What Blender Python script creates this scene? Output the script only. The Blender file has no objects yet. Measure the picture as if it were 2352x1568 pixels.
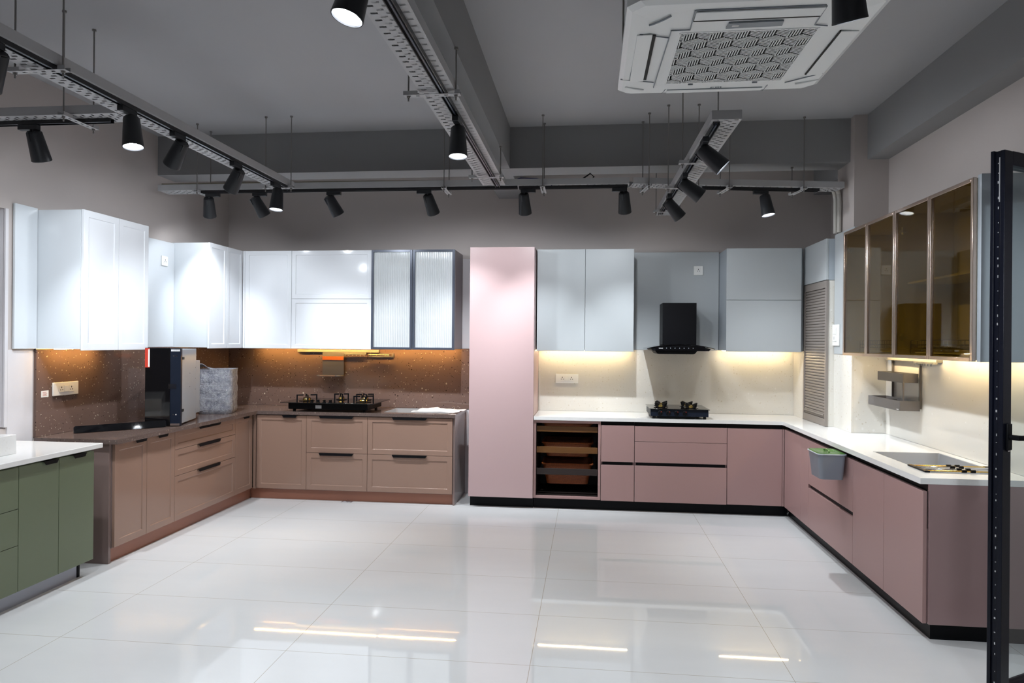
import bpy, bmesh, math, random
from mathutils import Vector, Matrix
random.seed(7)
S = bpy.context.scene
COL = S.collection
PI = math.pi

# ------------------------------------------------------------------ camera
F_PX, YAW, PITCH, ROLL = 1583.59, 0.1110, 0.0, 0.0083
cam = bpy.data.cameras.new('camera'); cam.sensor_fit = 'HORIZONTAL'; cam.sensor_width = 36.0
cam.lens = F_PX / 2352 * 36.0; cam.clip_start = 0.05
camo = bpy.data.objects.new('camera', cam); COL.objects.link(camo); S.camera = camo
cy, sy = math.cos(YAW), math.sin(YAW)
fw = Vector((-sy, cy, 0)); rt = Vector((cy, sy, 0)); up = Vector((0, 0, 1))
cp, sp = math.cos(PITCH), math.sin(PITCH)
f2 = fw*cp + up*sp; u2 = up*cp - fw*sp
r3 = rt*math.cos(ROLL) + u2*math.sin(ROLL); u3 = u2*math.cos(ROLL) - rt*math.sin(ROLL)
M = Matrix((r3, u3, -f2)).transposed().to_4x4(); M.translation = Vector((0, 0, 1.523))
camo.matrix_world = M

# ------------------------------------------------------------------ world, exposure
W = bpy.data.worlds.new('world'); S.world = W; W.use_nodes = True
W.node_tree.nodes['Background'].inputs[0].default_value = (0.75, 0.82, 1, 1)
W.node_tree.nodes['Background'].inputs[1].default_value = 0.05
S.view_settings.view_transform = 'Standard'; S.view_settings.look = 'None'
S.view_settings.gamma = 1; S.view_settings.use_curve_mapping = False
S.view_settings.exposure = 0.0
COOL = (0.885, 0.945, 1.0)
SPOT_W = 92.0          # every track lamp
BACK_W = 17.0
SPILL_W = 15.0
FWD_W = 34.0         # unseen forward-tilted spots, added to brighten surfaces facing the camera

def spot(name, loc, d, power, angle=1.16, blend=1.0, size=0.022, color=COOL):
    l = bpy.data.lights.new(name, 'SPOT'); l.energy = power; l.spot_size = angle; l.spot_blend = blend
    l.shadow_soft_size = size; l.color = color
    o = bpy.data.objects.new(name, l); COL.objects.link(o); o.location = loc
    o.rotation_euler = Vector(d).to_track_quat('-Z', 'Y').to_euler()
    return o
# bare unseen spots added to brighten the floor, assumed as further showroom lamps
for (x, y, d) in ((-2.35, 1.6, (0, .1, -1)), (-2.35, 0.2, (0, 0, -1)), (-0.73, 0.9, (0, .1, -1)), (-0.73, -0.6, (0, 0, -1)),
                  (1.0, 0.9, (0, .1, -1)), (1.0, -0.6, (0, 0, -1)), (0.2, 2.2, (.05, .15, -1)), (-1.5, 2.2, (-.05, .15, -1))):
    spot('fill_spot', (x, y, 2.5), d, BACK_W, 1.45, 0.8, 0.05)
for (x, y, d, k) in ((1.0, 0.5, (.22, .9, -1.0), 1.1), (-0.73, 0.3, (.1, .9, -.9), .6), (-2.35, 0.4, (-.1, .9, -.9), .6), (0.2, -1.5, (.15, .9, -.6), .8)):
    spot('fill_spot', (x, y, 2.5), d, FWD_W*k, 1.35, 1.0, 0.05)  # added fill without fixtures, for fronts and panels turned to the camera
spot('fill_spot', (1.0, 0.9, 2.5), (1.05, 2.9, -1.0), 190.0, 0.55, 1.0, 0.05)  # narrow unseen spot, added only to brighten the bronze cabinet's end panel

# ------------------------------------------------------------------ materials
def new_mat(name):
    m = bpy.data.materials.new(name); m.use_nodes = True
    return m, m.node_tree, m.node_tree.nodes['Principled BSDF']
def mat(name, col, rough=0.5, metal=0.0, spec=0.5, noise=0.0, nscale=8.0, bump=0.0, bscale=60.0, coat=0.0):
    m, t, p = new_mat(name); n = t.nodes; L = t.links
    p.inputs['Base Color'].default_value = (*col, 1); p.inputs['Roughness'].default_value = rough
    p.inputs['Metallic'].default_value = metal; p.inputs['Specular IOR Level'].default_value = spec
    p.inputs['Coat Weight'].default_value = coat; p.inputs['Coat Roughness'].default_value = 0.05
    tc = n.new('ShaderNodeTexCoord')
    if noise:
        nz = n.new('ShaderNodeTexNoise'); nz.inputs['Scale'].default_value = nscale; nz.inputs['Detail'].default_value = 4
        L.new(tc.outputs['Object'], nz.inputs['Vector'])
        mx = n.new('ShaderNodeMix'); mx.data_type = 'RGBA'
        mx.inputs[6].default_value = (*[c*(1-noise) for c in col], 1); mx.inputs[7].default_value = (*[min(1, c*(1+noise)) for c in col], 1)
        L.new(nz.outputs['Fac'], mx.inputs[0]); L.new(mx.outputs[2], p.inputs['Base Color'])
    if bump:
        nb = n.new('ShaderNodeTexNoise'); nb.inputs['Scale'].default_value = bscale; nb.inputs['Detail'].default_value = 3
        L.new(tc.outputs['Object'], nb.inputs['Vector'])
        b = n.new('ShaderNodeBump'); b.inputs['Strength'].default_value = bump; b.inputs['Distance'].default_value = 0.01
        L.new(nb.outputs['Fac'], b.inputs['Height']); L.new(b.outputs['Normal'], p.inputs['Normal'])
    return m
def emit(name, col, s):
    m, t, p = new_mat(name)
    p.inputs['Base Color'].default_value = (*col, 1)
    p.inputs['Emission Color'].default_value = (*col, 1); p.inputs['Emission Strength'].default_value = s
    return m
def speckle(name, col, light, dark, rough, dens=0.5, cover=0.17, base_noise=0.1):
    """engineered stone: sparse light and dark chips in a plain ground"""
    m, t, p = new_mat(name); n = t.nodes; L = t.links
    p.inputs['Roughness'].default_value = rough
    tc = n.new('ShaderNodeTexCoord')
    nz = n.new('ShaderNodeTexNoise'); nz.inputs['Scale'].default_value = 3; nz.inputs['Detail'].default_value = 5
    L.new(tc.outputs['Object'], nz.inputs['Vector'])
    base = n.new('ShaderNodeMix'); base.data_type = 'RGBA'
    base.inputs[6].default_value = (*[c*(1-base_noise) for c in col], 1); base.inputs[7].default_value = (*[c*(1+base_noise) for c in col], 1)
    L.new(nz.outputs['Fac'], base.inputs[0]); cur = base.outputs[2]
    wob = n.new('ShaderNodeTexNoise'); wob.inputs['Scale'].default_value = 70
    L.new(tc.outputs['Object'], wob.inputs['Vector'])
    wm = n.new('ShaderNodeVectorMath'); wm.operation = 'SCALE'; wm.inputs['Scale'].default_value = 0.015
    L.new(wob.outputs['Color'], wm.inputs[0])
    wa = n.new('ShaderNodeVectorMath'); wa.operation = 'ADD'
    L.new(tc.outputs['Object'], wa.inputs[0]); L.new(wm.outputs[0], wa.inputs[1])
    for (sc, c, thr, cov) in ((34, light, 0.0036, cover*1.3), (12, light, 0.0085, cover*0.8), (38, dark, 0.0034, cover*1.6), (18, dark, 0.0062, cover*1.3)):
        v = n.new('ShaderNodeTexVoronoi'); v.inputs['Scale'].default_value = sc*dens*2
        L.new(wa.outputs[0], v.inputs['Vector'])
        d = n.new('ShaderNodeMath'); d.operation = 'LESS_THAN'; d.inputs[1].default_value = thr*sc*dens*2
        L.new(v.outputs['Distance'], d.inputs[0])
        sep = n.new('ShaderNodeSeparateColor'); L.new(v.outputs['Color'], sep.inputs[0])
        r = n.new('ShaderNodeMath'); r.operation = 'LESS_THAN'; r.inputs[1].default_value = cov
        L.new(sep.outputs[0], r.inputs[0])
        mu = n.new('ShaderNodeMath'); mu.operation = 'MULTIPLY'; L.new(d.outputs[0], mu.inputs[0]); L.new(r.outputs[0], mu.inputs[1])
        mx = n.new('ShaderNodeMix'); mx.data_type = 'RGBA'; L.new(mu.outputs[0], mx.inputs[0]); L.new(cur, mx.inputs[6])
        mx.inputs[7].default_value = (*c, 1); cur = mx.outputs[2]
    L.new(cur, p.inputs['Base Color'])
    return m
def glass(name, tint, gloss=0.1, rough=0.02, haze=0.0, refr=0.0, milk=0.0):
    m = bpy.data.materials.new(name); m.use_nodes = True; t = m.node_tree; n = t.nodes; L = t.links
    n.remove(n['Principled BSDF']); out = n['Material Output']
    tr = n.new('ShaderNodeBsdfTransparent'); tr.inputs[0].default_value = (*tint, 1)
    cur = tr.outputs[0]
    if haze:
        tl = n.new('ShaderNodeBsdfTranslucent'); tl.inputs[0].default_value = (*tint, 1)
        mh = n.new('ShaderNodeMixShader'); mh.inputs[0].default_value = haze; L.new(cur, mh.inputs[1]); L.new(tl.outputs[0], mh.inputs[2]); cur = mh.outputs[0]
    if milk:
        df = n.new('ShaderNodeBsdfDiffuse'); df.inputs[0].default_value = (0.93, 0.95, 0.96, 1)
        mk = n.new('ShaderNodeMixShader'); mk.inputs[0].default_value = milk; L.new(cur, mk.inputs[1]); L.new(df.outputs[0], mk.inputs[2]); cur = mk.outputs[0]
    if refr:
        rf = n.new('ShaderNodeBsdfRefraction'); rf.inputs[0].default_value = (*tint, 1); rf.inputs['Roughness'].default_value = 0.08; rf.inputs['IOR'].default_value = 1.45
        mr = n.new('ShaderNodeMixShader'); mr.inputs[0].default_value = refr; L.new(cur, mr.inputs[1]); L.new(rf.outputs[0], mr.inputs[2]); cur = mr.outputs[0]
    gl = n.new('ShaderNodeBsdfGlossy'); gl.inputs['Roughness'].default_value = rough
    lw = n.new('ShaderNodeLayerWeight'); lw.inputs[0].default_value = 0.5
    pw = n.new('ShaderNodeMath'); pw.operation = 'POWER'; pw.inputs[1].default_value = 5.0; L.new(lw.outputs['Facing'], pw.inputs[0])
    mu = n.new('ShaderNodeMath'); mu.operation = 'MULTIPLY_ADD'; mu.inputs[1].default_value = 1.0-gloss; mu.inputs[2].default_value = gloss; mu.use_clamp = True
    L.new(pw.outputs[0], mu.inputs[0])
    mx = n.new('ShaderNodeMixShader'); L.new(mu.outputs[0], mx.inputs[0]); L.new(cur, mx.inputs[1]); L.new(gl.outputs[0], mx.inputs[2])
    L.new(mx.outputs[0], out.inputs[0])
    return m
def floor_mat():
    m, t, p = new_mat('polished_tile'); n = t.nodes; L = t.links
    p.inputs['Roughness'].default_value = 0.025; p.inputs['IOR'].default_value = 1.52
    tc = n.new('ShaderNodeTexCoord'); sep = n.new('ShaderNodeSeparateXYZ'); L.new(tc.outputs['Object'], sep.inputs[0])
    def line(axis, off, per, w):
        a = n.new('ShaderNodeMath'); a.operation = 'SUBTRACT'; a.inputs[1].default_value = off; L.new(sep.outputs[axis], a.inputs[0])
        b = n.new('ShaderNodeMath'); b.operation = 'PINGPONG'; b.inputs[1].default_value = per/2; L.new(a.outputs[0], b.inputs[0])
        c = n.new('ShaderNodeMath'); c.operation = 'LESS_THAN'; c.inputs[1].default_value = w; L.new(b.outputs[0], c.inputs[0])
        return c.outputs[0]
    g = n.new('ShaderNodeMath'); g.operation = 'MAXIMUM'
    L.new(line(0, -2.663, 1.2, 0.0015), g.inputs[0]); L.new(line(1, 5.635, 0.6, 0.0015), g.inputs[1])
    mp = n.new('ShaderNodeMapping'); mp.inputs['Scale'].default_value = (0.6, 2.2, 1); L.new(tc.outputs['Object'], mp.inputs[0])
    nz = n.new('ShaderNodeTexNoise'); nz.inputs['Scale'].default_value = 1.6; nz.inputs['Detail'].default_value = 8; nz.inputs['Roughness'].default_value = 0.65
    L.new(mp.outputs[0], nz.inputs['Vector'])
    base = n.new('ShaderNodeMix'); base.data_type = 'RGBA'; L.new(nz.outputs['Fac'], base.inputs[0])
    base.inputs[6].default_value = (0.66, 0.665, 0.67, 1); base.inputs[7].default_value = (0.74, 0.74, 0.74, 1)
    mx = n.new('ShaderNodeMix'); mx.data_type = 'RGBA'; L.new(g.outputs[0], mx.inputs[0]); L.new(base.outputs[2], mx.inputs[6])
    mx.inputs[7].default_value = (0.42, 0.38, 0.31, 1)
    L.new(mx.outputs[2], p.inputs['Base Color'])
    return m
def wicker_mat():
    m, t, p = new_mat('wicker'); n = t.nodes; L = t.links
    p.inputs['Roughness'].default_value = 0.5
    tc = n.new('ShaderNodeTexCoord'); sep = n.new('ShaderNodeSeparateXYZ'); L.new(tc.outputs['Object'], sep.inputs[0])
    ad = n.new('ShaderNodeMath'); ad.operation = 'ADD'; L.new(sep.outputs[0], ad.inputs[0]); L.new(sep.outputs[1], ad.inputs[1])
    cb = n.new('ShaderNodeCombineXYZ'); L.new(ad.outputs[0], cb.inputs[0]); L.new(sep.outputs[2], cb.inputs[1])
    br = n.new('ShaderNodeTexBrick'); br.inputs['Scale'].default_value = 1.0
    br.inputs['Brick Width'].default_value = 0.016; br.inputs['Row Height'].default_value = 0.0065; br.inputs['Mortar Size'].default_value = 0.0013
    br.inputs['Mortar Smooth'].default_value = 0.6
    br.inputs['Color1'].default_value = (0.42, 0.105, 0.020, 1); br.inputs['Color2'].default_value = (0.33, 0.078, 0.015, 1); br.inputs['Mortar'].default_value = (0.03, 0.007, 0.002, 1)
    L.new(cb.outputs[0], br.inputs['Vector']); L.new(br.outputs['Color'], p.inputs['Base Color'])
    b = n.new('ShaderNodeBump'); b.inputs['Strength'].default_value = 0.8; b.inputs['Distance'].default_value = 0.004; b.invert = True
    L.new(br.outputs['Fac'], b.inputs['Height']); L.new(b.outputs['Normal'], p.inputs['Normal'])
    return m
def wood_mat(name, c1, c2, rough=0.4):
    m, t, p = new_mat(name); n = t.nodes; L = t.links
    p.inputs['Roughness'].default_value = rough
    tc = n.new('ShaderNodeTexCoord'); mp = n.new('ShaderNodeMapping'); mp.inputs['Scale'].default_value = (2.5, 30, 30); L.new(tc.outputs['Object'], mp.inputs[0])
    nz = n.new('ShaderNodeTexNoise'); nz.inputs['Scale'].default_value = 3; nz.inputs['Detail'].default_value = 6; L.new(mp.outputs[0], nz.inputs['Vector'])
    mx = n.new('ShaderNodeMix'); mx.data_type = 'RGBA'; mx.inputs[6].default_value = (*c1, 1); mx.inputs[7].default_value = (*c2, 1)
    L.new(nz.outputs['Fac'], mx.inputs[0]); L.new(mx.outputs[2], p.inputs['Base Color'])
    return m
def bubble_mat():
    m, t, p = new_mat('bubble_wrap'); n = t.nodes; L = t.links
    p.inputs['Base Color'].default_value = (0.42, 0.43, 0.47, 1); p.inputs['Roughness'].default_value = 0.18; p.inputs['Specular IOR Level'].default_value = 0.8
    tc = n.new('ShaderNodeTexCoord')
    v = n.new('ShaderNodeTexVoronoi'); v.inputs['Scale'].default_value = 110; v.inputs['Randomness'].default_value = 0.25; L.new(tc.outputs['Object'], v.inputs['Vector'])
    nz = n.new('ShaderNodeTexNoise'); nz.inputs['Scale'].default_value = 26; nz.inputs['Detail'].default_value = 8; nz.inputs['Roughness'].default_value = 0.75; L.new(tc.outputs['Object'], nz.inputs['Vector'])
    a = n.new('ShaderNodeMath'); a.operation = 'MULTIPLY_ADD'; a.inputs[1].default_value = 2.5; L.new(nz.outputs['Fac'], a.inputs[0]); L.new(v.outputs['Distance'], a.inputs[2])
    b = n.new('ShaderNodeBump'); b.inputs['Strength'].default_value = 0.9; b.inputs['Distance'].default_value = 0.006
    L.new(a.outputs[0], b.inputs['Height']); L.new(b.outputs['Normal'], p.inputs['Normal'])
    mx = n.new('ShaderNodeMix'); mx.data_type = 'RGBA'; mx.inputs[6].default_value = (0.16, 0.165, 0.21, 1); mx.inputs[7].default_value = (0.52, 0.53, 0.56, 1)
    rp = n.new('ShaderNodeValToRGB'); rp.color_ramp.elements[0].position = 0.35; rp.color_ramp.elements[1].position = 0.78
    L.new(nz.outputs['Fac'], rp.inputs[0]); L.new(rp.outputs[0], mx.inputs[0]); L.new(mx.outputs[2], p.inputs['Base Color'])
    return m

m_floor = floor_mat()
m_wall = mat('wall_paint', (0.485, 0.437, 0.418), 0.75, noise=0.04, nscale=2, bump=0.03, bscale=40)
m_wall_light = mat('wall_paint_pale', (0.62, 0.60, 0.62), 0.7, noise=0.04)
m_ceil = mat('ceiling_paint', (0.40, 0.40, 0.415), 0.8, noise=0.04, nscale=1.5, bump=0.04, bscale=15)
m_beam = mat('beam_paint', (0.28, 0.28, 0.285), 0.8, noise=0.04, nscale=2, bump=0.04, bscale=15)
m_white = mat('white_gloss_lacquer', (0.72, 0.74, 0.775), 0.09, spec=0.5)
m_whiteb = mat('white_side_panel', (0.62, 0.655, 0.69), 0.12)
m_brown = mat('brown_gloss_lacquer', (0.30, 0.188, 0.142), 0.16)
m_brownd = mat('brown_end_panel', (0.23, 0.165, 0.15), 0.12)
m_redplinth = mat('copper_brown_plinth', (0.35, 0.145, 0.092), 0.3)
m_greyplinth = mat('grey_aluminium_plinth', (0.36, 0.38, 0.44), 0.35, metal=0.3)
m_blackplinth = mat('black_plinth', (0.004, 0.0045, 0.006), 0.4, spec=0.13)
m_green = mat('green_matt_lacquer', (0.128, 0.156, 0.094), 0.38)
m_pink = mat('dusty_pink_matt', (0.362, 0.224, 0.214), 0.42)
m_pinktall = mat('pale_pink_matt', (0.50, 0.355, 0.355), 0.40)
m_pinkend = mat('dusty_pink_end', (0.31, 0.205, 0.205), 0.3)
m_blue = mat('blue_grey_matt', (0.425, 0.45, 0.465), 0.42)
m_blues = mat('blue_grey_side', (0.36, 0.40, 0.44), 0.42)
m_brownstone = speckle('brown_terrazzo', (0.150, 0.098, 0.082), (0.50, 0.43, 0.33), (0.035, 0.022, 0.018), 0.07, 1.0, 0.085)
m_browntop = speckle('brown_quartz_top', (0.125, 0.09, 0.08), (0.24, 0.18, 0.15), (0.09, 0.065, 0.055), 0.12, 1.4, 0.12)
m_cream = speckle('cream_quartz', (0.66, 0.635, 0.585), (0.72, 0.70, 0.66), (0.57, 0.52, 0.44), 0.08, 1.0, 0.09, 0.03)
m_whitetop = speckle('white_quartz_top', (0.80, 0.795, 0.78), (0.82, 0.815, 0.80), (0.76, 0.75, 0.73), 0.1, 1.2, 0.05, 0.02)
m_black = mat('matt_black_metal', (0.005, 0.005, 0.0065), 0.45, spec=0.13)
m_blackgl = mat('black_glass', (0.004, 0.004, 0.005), 0.04, spec=0.6)
m_lampblack = mat('lamp_black', (0.022, 0.024, 0.028), 0.40, metal=0.2)
m_track = mat('track_black', (0.012, 0.012, 0.014), 0.3)
m_tray = mat('painted_tray_grey', (0.42, 0.42, 0.43), 0.5, noise=0.04)
m_zinc = mat('zinc_rod', (0.27, 0.26, 0.25), 0.4, metal=0.6)
m_steel = mat('brushed_steel', (0.62, 0.63, 0.65), 0.36, metal=0.7)
m_chrome = mat('chrome', (0.75, 0.75, 0.76), 0.08, metal=1.0)
m_brass = mat('brass', (0.80, 0.55, 0.16), 0.22, metal=1.0)
m_bronze = mat('bronze_frame', (0.66, 0.52, 0.43), 0.2, metal=0.9)
m_slate = mat('slate_frame', (0.075, 0.085, 0.115), 0.3, metal=0.3)
m_slateside = mat('slate_side', (0.22, 0.20, 0.21), 0.35)
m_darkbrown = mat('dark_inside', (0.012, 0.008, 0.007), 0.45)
m_insidewhite = mat('cabinet_inside_white', (0.86, 0.87, 0.88), 0.4)
m_insidebeige = mat('cabinet_inside_beige', (0.72, 0.68, 0.58), 0.5)
m_shutter = mat('shutter_taupe', (0.235, 0.205, 0.185), 0.45, metal=0.1, noise=0.05)
m_taupe = mat('taupe_metal', (0.125, 0.115, 0.112), 0.4, metal=0.2)
m_olive = mat('olive_grey_rail', (0.23, 0.22, 0.19), 0.4, metal=0.4)
m_copper = mat('copper_bar', (0.62, 0.34, 0.20), 0.25, metal=0.9)
m_orange = wood_mat('orange_wood', (0.42, 0.10, 0.015), (0.52, 0.15, 0.03))
m_wood = wood_mat('walnut_rail', (0.085, 0.033, 0.006), (0.16, 0.066, 0.014))
m_wooddark = wood_mat('dark_rail', (0.016, 0.010, 0.009), (0.028, 0.018, 0.016))
m_wicker = wicker_mat()
m_bubble = bubble_mat()
m_plastic = mat('white_plastic', (0.82, 0.82, 0.80), 0.3)
m_slot = mat('socket_slot', (0.02, 0.02, 0.02), 0.6)
m_paper = mat('paper', (0.80, 0.77, 0.76), 0.7)
m_paperprint = mat('paper_printed', (0.72, 0.60, 0.55), 0.7, noise=0.2, nscale=30)
m_ac = mat('ac_white_plastic', (0.80, 0.82, 0.82), 0.4)
m_acgrey = mat('ac_grey_display', (0.22, 0.25, 0.28), 0.35)
m_acdark = mat('ac_dark', (0.006, 0.006, 0.006), 0.7)
m_galv = mat('galvanised', (0.30, 0.30, 0.30), 0.45, metal=0.6, noise=0.15, nscale=12)
m_conduit = mat('conduit_plastic', (0.42, 0.40, 0.37), 0.45)
m_conduity = mat('conduit_yellowed', (0.30, 0.27, 0.19), 0.45)
m_bin = mat('grey_plastic', (0.24, 0.265, 0.31), 0.35)
m_binlid = mat('green_plastic', (0.07, 0.17, 0.035), 0.25)
m_binrim = mat('pale_rim', (0.48, 0.52, 0.58), 0.35)
m_navy = mat('navy_metal', (0.006, 0.010, 0.021), 0.4, spec=0.2)
m_casegrey = mat('grey_sheet_steel', (0.36, 0.385, 0.42), 0.45, metal=0.3)
m_red = mat('red_label', (0.45, 0.035, 0.02), 0.4)
m_label = mat('silver_label', (0.55, 0.55, 0.56), 0.4, noise=0.25, nscale=90)
m_doorframe = mat('dark_blue_black_frame', (0.004, 0.005, 0.011), 0.32, spec=0.22, bump=0.05, bscale=300)
m_clear = glass('clear_glass', (0.90, 0.93, 0.93), 0.06)
m_bronzeglass = glass('bronze_glass', (0.60, 0.52, 0.30), 0.12)
m_fluted = glass('fluted_glass', (0.93, 0.95, 0.96), 0.08, 0.12, haze=0.0, refr=0.0, milk=0.42)
m_film = glass('clear_film', (0.93, 0.93, 0.95), 0.16, 0.1)
m_lens = emit('lamp_lens', (0.95, 0.98, 1.0), 90.0)
m_reflector = mat('lamp_reflector', (0.5, 0.52, 0.56), 0.3, metal=0.5)
m_led = emit('warm_led', (1.0, 0.58, 0.16), 170.0)
m_ledw = emit('warm_led_soft', (1.0, 0.76, 0.42), 120.0)
m_cable = mat('blue_cable', (0.03, 0.03, 0.16), 0.4)
m_darkcable = mat('dark_cable', (0.015, 0.015, 0.02), 0.4)

# ------------------------------------------------------------------ mesh builder
I3 = lambda a, b, c: (a, b, c)
WALLX_L, WALLY_B, WALLX_R = -3.76, 6.85, 2.275
BK = lambda u, o, z: (u, WALLY_B - o, z)
LF = lambda u, o, z: (WALLX_L + o, u, z)
RT = lambda u, o, z: (WALLX_R - o, u, z)

class G:
    def __init__(s, T=I3): s.v = []; s.f = []; s.T = T
    def add(s, vs, fs):
        k = len(s.v); s.v += [s.T(*v) for v in vs]; s.f += [tuple(i + k for i in f) for f in fs]; return s
    def box(s, a0, a1, b0, b1, c0, c1):
        return s.add([(a0,b0,c0),(a1,b0,c0),(a1,b1,c0),(a0,b1,c0),(a0,b0,c1),(a1,b0,c1),(a1,b1,c1),(a0,b1,c1)],
                     [(0,3,2,1),(4,5,6,7),(0,1,5,4),(1,2,6,5),(2,3,7,6),(3,0,4,7)])
    def quad(s, a, b, c, d): return s.add([a, b, c, d], [(0,1,2,3)])
    def prism(s, poly, axis, lo, hi):
        n = len(poly)
        def P(p, h):
            if axis == 0: return (h, p[0], p[1])
            if axis == 1: return (p[0], h, p[1])
            return (p[0], p[1], h)
        vs = [P(p, lo) for p in poly] + [P(p, hi) for p in poly]
        return s.add(vs, [tuple(range(n))[::-1], tuple(range(n, 2*n))] + [(i, (i+1) % n, n+(i+1) % n, n+i) for i in range(n)])
    def cyl(s, p, q, r0, r1=None, n=16, caps=True):
        r1 = r0 if r1 is None else r1
        p = Vector(p); q = Vector(q); d = (q-p).normalized()
        a = d.orthogonal().normalized(); b = d.cross(a)
        vs = []
        for c, r in ((p, r0), (q, r1)):
            vs += [tuple(c + a*(r*math.cos(2*PI*i/n)) + b*(r*math.sin(2*PI*i/n))) for i in range(n)]
        fs = [(i, (i+1) % n, n+(i+1) % n, n+i) for i in range(n)]
        if caps: fs += [tuple(range(n))[::-1], tuple(range(n, 2*n))]
        return s.add(vs, fs)
    def lathe(s, c, prof, n=24, axis=2):
        """prof: list of (r, h) along axis"""
        vs = []
        for r, h in prof:
            for i in range(n):
                x, y = r*math.cos(2*PI*i/n), r*math.sin(2*PI*i/n)
                vs.append((c[0]+x, c[1]+y, c[2]+h) if axis == 2 else (c[0]+x, c[1]+h, c[2]+y))
        fs = []
        for k in range(len(prof)-1):
            for i in range(n):
                fs.append((k*n+i, k*n+(i+1) % n, (k+1)*n+(i+1) % n, (k+1)*n+i))
        return s.add(vs, fs)
    def tube(s, pts, r, n=8):
        pts = [Vector(p) for p in pts]; vs = []; a = None
        for i, p in enumerate(pts):
            d = (pts[min(i+1, len(pts)-1)] - pts[max(i-1, 0)]).normalized()
            if a is None: a = d.orthogonal().normalized()
            a = (a - d*a.dot(d)).normalized(); b = d.cross(a)
            vs += [tuple(p + a*(r*math.cos(2*PI*k/n)) + b*(r*math.sin(2*PI*k/n))) for k in range(n)]
        fs = []
        for i in range(len(pts)-1):
            fs += [(i*n+k, i*n+(k+1) % n, (i+1)*n+(k+1) % n, (i+1)*n+k) for k in range(n)]
        fs += [tuple(range(n))[::-1], tuple(range((len(pts)-1)*n, len(pts)*n))]
        return s.add(vs, fs)
    def loft(s, rings, cap0=True, cap1=True):
        n = len(rings[0]); vs = [p for r in rings for p in r]; fs = []
        for k in range(len(rings)-1):
            fs += [(k*n+i, k*n+(i+1) % n, (k+1)*n+(i+1) % n, (k+1)*n+i) for i in range(n)]
        if cap0: fs.append(tuple(range(n))[::-1])
        if cap1: fs.append(tuple(range((len(rings)-1)*n, len(rings)*n)))
        return s.add(vs, fs)
    def frame(s, u0, u1, z0, z1, o0, o1, w, wb=None):
        wb = w if wb is None else wb
        s.box(u0, u0+w, o0, o1, z0, z1); s.box(u1-w, u1, o0, o1, z0, z1)
        s.box(u0+w, u1-w, o0, o1, z0, z0+wb); return s.box(u0+w, u1-w, o0, o1, z1-wb, z1)
    def shaker(s, u0, u1, z0, z1, o0, o1, w=0.045, d=0.006):
        a = (u0+w, u1-w, z0+w, z1-w); e = 0.004
        vs = [(u0,o0,z0),(u1,o0,z0),(u1,o0,z1),(u0,o0,z1), (u0,o1,z0),(u1,o1,z0),(u1,o1,z1),(u0,o1,z1),
              (a[0],o1,a[2]),(a[1],o1,a[2]),(a[1],o1,a[3]),(a[0],o1,a[3]),
              (a[0]+e,o1-d,a[2]+e),(a[1]-e,o1-d,a[2]+e),(a[1]-e,o1-d,a[3]-e),(a[0]+e,o1-d,a[3]-e)]
        fs = [(0,3,2,1),(0,1,5,4),(1,2,6,5),(2,3,7,6),(3,0,4,7)]
        for k in (4, 8):
            fs += [(k+i, k+(i+1) % 4, k+4+(i+1) % 4, k+4+i) for i in range(4)]
        fs.append((12,13,14,15))
        return s.add(vs, fs)
    def build(s, name, m, parent=None, bevel=0.0, smooth=True, origin=None, seg=2):
        off = Vector((0, 0, 0))
        if parent is not None: off = wloc(parent)
        elif origin is not None: off = Vector(origin)
        me = bpy.data.meshes.new(name)
        me.from_pydata([tuple(Vector(v)-off) for v in s.v], [], s.f)
        bm = bmesh.new(); bm.from_mesh(me); bmesh.ops.recalc_face_normals(bm, faces=bm.faces); bm.to_mesh(me); bm.free()
        me.materials.append(m)
        if smooth:
            me.polygons.foreach_set('use_smooth', [True]*len(me.polygons)); me.set_sharp_from_angle(angle=math.radians(32))
        o = bpy.data.objects.new(name, me); COL.objects.link(o)
        if parent is not None: o.parent = parent
        else: o.location = off
        if bevel:
            b = o.modifiers.new('bevel', 'BEVEL'); b.width = bevel; b.segments = seg; b.limit_method = 'ANGLE'; b.angle_limit = 0.6
            b.harden_normals = False
        return o
def wloc(o):
    v = Vector(o.location)
    while o.parent is not None:
        o = o.parent; v = v + Vector(o.location)
    return v
def thing(name, label, cat, loc, group=None):
    o = bpy.data.objects.new(name, None); COL.objects.link(o); o.location = loc; o.empty_display_size = 0.05
    o['label'] = label; o['category'] = cat
    if group: o['group'] = group
    return o
def tag(o, label, cat, group=None):
    o['label'] = label; o['category'] = cat
    if group: o['group'] = group
    return o
def struct(name, g, m, bevel=0.0):
    o = g.build(name, m, bevel=bevel); o['kind'] = 'structure'; return o

# ------------------------------------------------------------------ room shell
ZC = 3.29
struct('floor', G().box(-4.6, 3.2, -3.0, 7.0, -0.1, 0), m_floor)
struct('ceiling', G().box(-4.6, 3.2, -3.0, 7.0, ZC, ZC+0.15), m_ceil)
struct('wall_back', G().box(-4.6, 3.2, WALLY_B, WALLY_B+0.15, 0, ZC), m_wall)
g = G()    # left wall, with the recess of the opening near the camera
g.box(-3.96, WALLX_L, 4.085, WALLY_B, 0, ZC); g.box(-3.96, WALLX_L, -3.0, 4.085, 0, 0.93)
g.box(-3.96, WALLX_L, -3.0, 4.085, 2.356, ZC)
struct('wall_left', g, m_wall)
g = G(); g.box(-3.96, -3.955+0.0, 2.4, 4.085, 0.93, 2.356); g.box(-3.99, -3.961, -3.0, 4.2, 0, ZC)
struct('window_1', g, m_wall_light)
g = G(); g.box(WALLX_L+0.0005, WALLX_L+0.012, 4.062, 4.085, 0.94, 2.356); g.box(-3.95, WALLX_L, 4.072, 4.0845, 0.94, 2.355)
struct('trim_1', g, m_wall_light)
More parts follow.
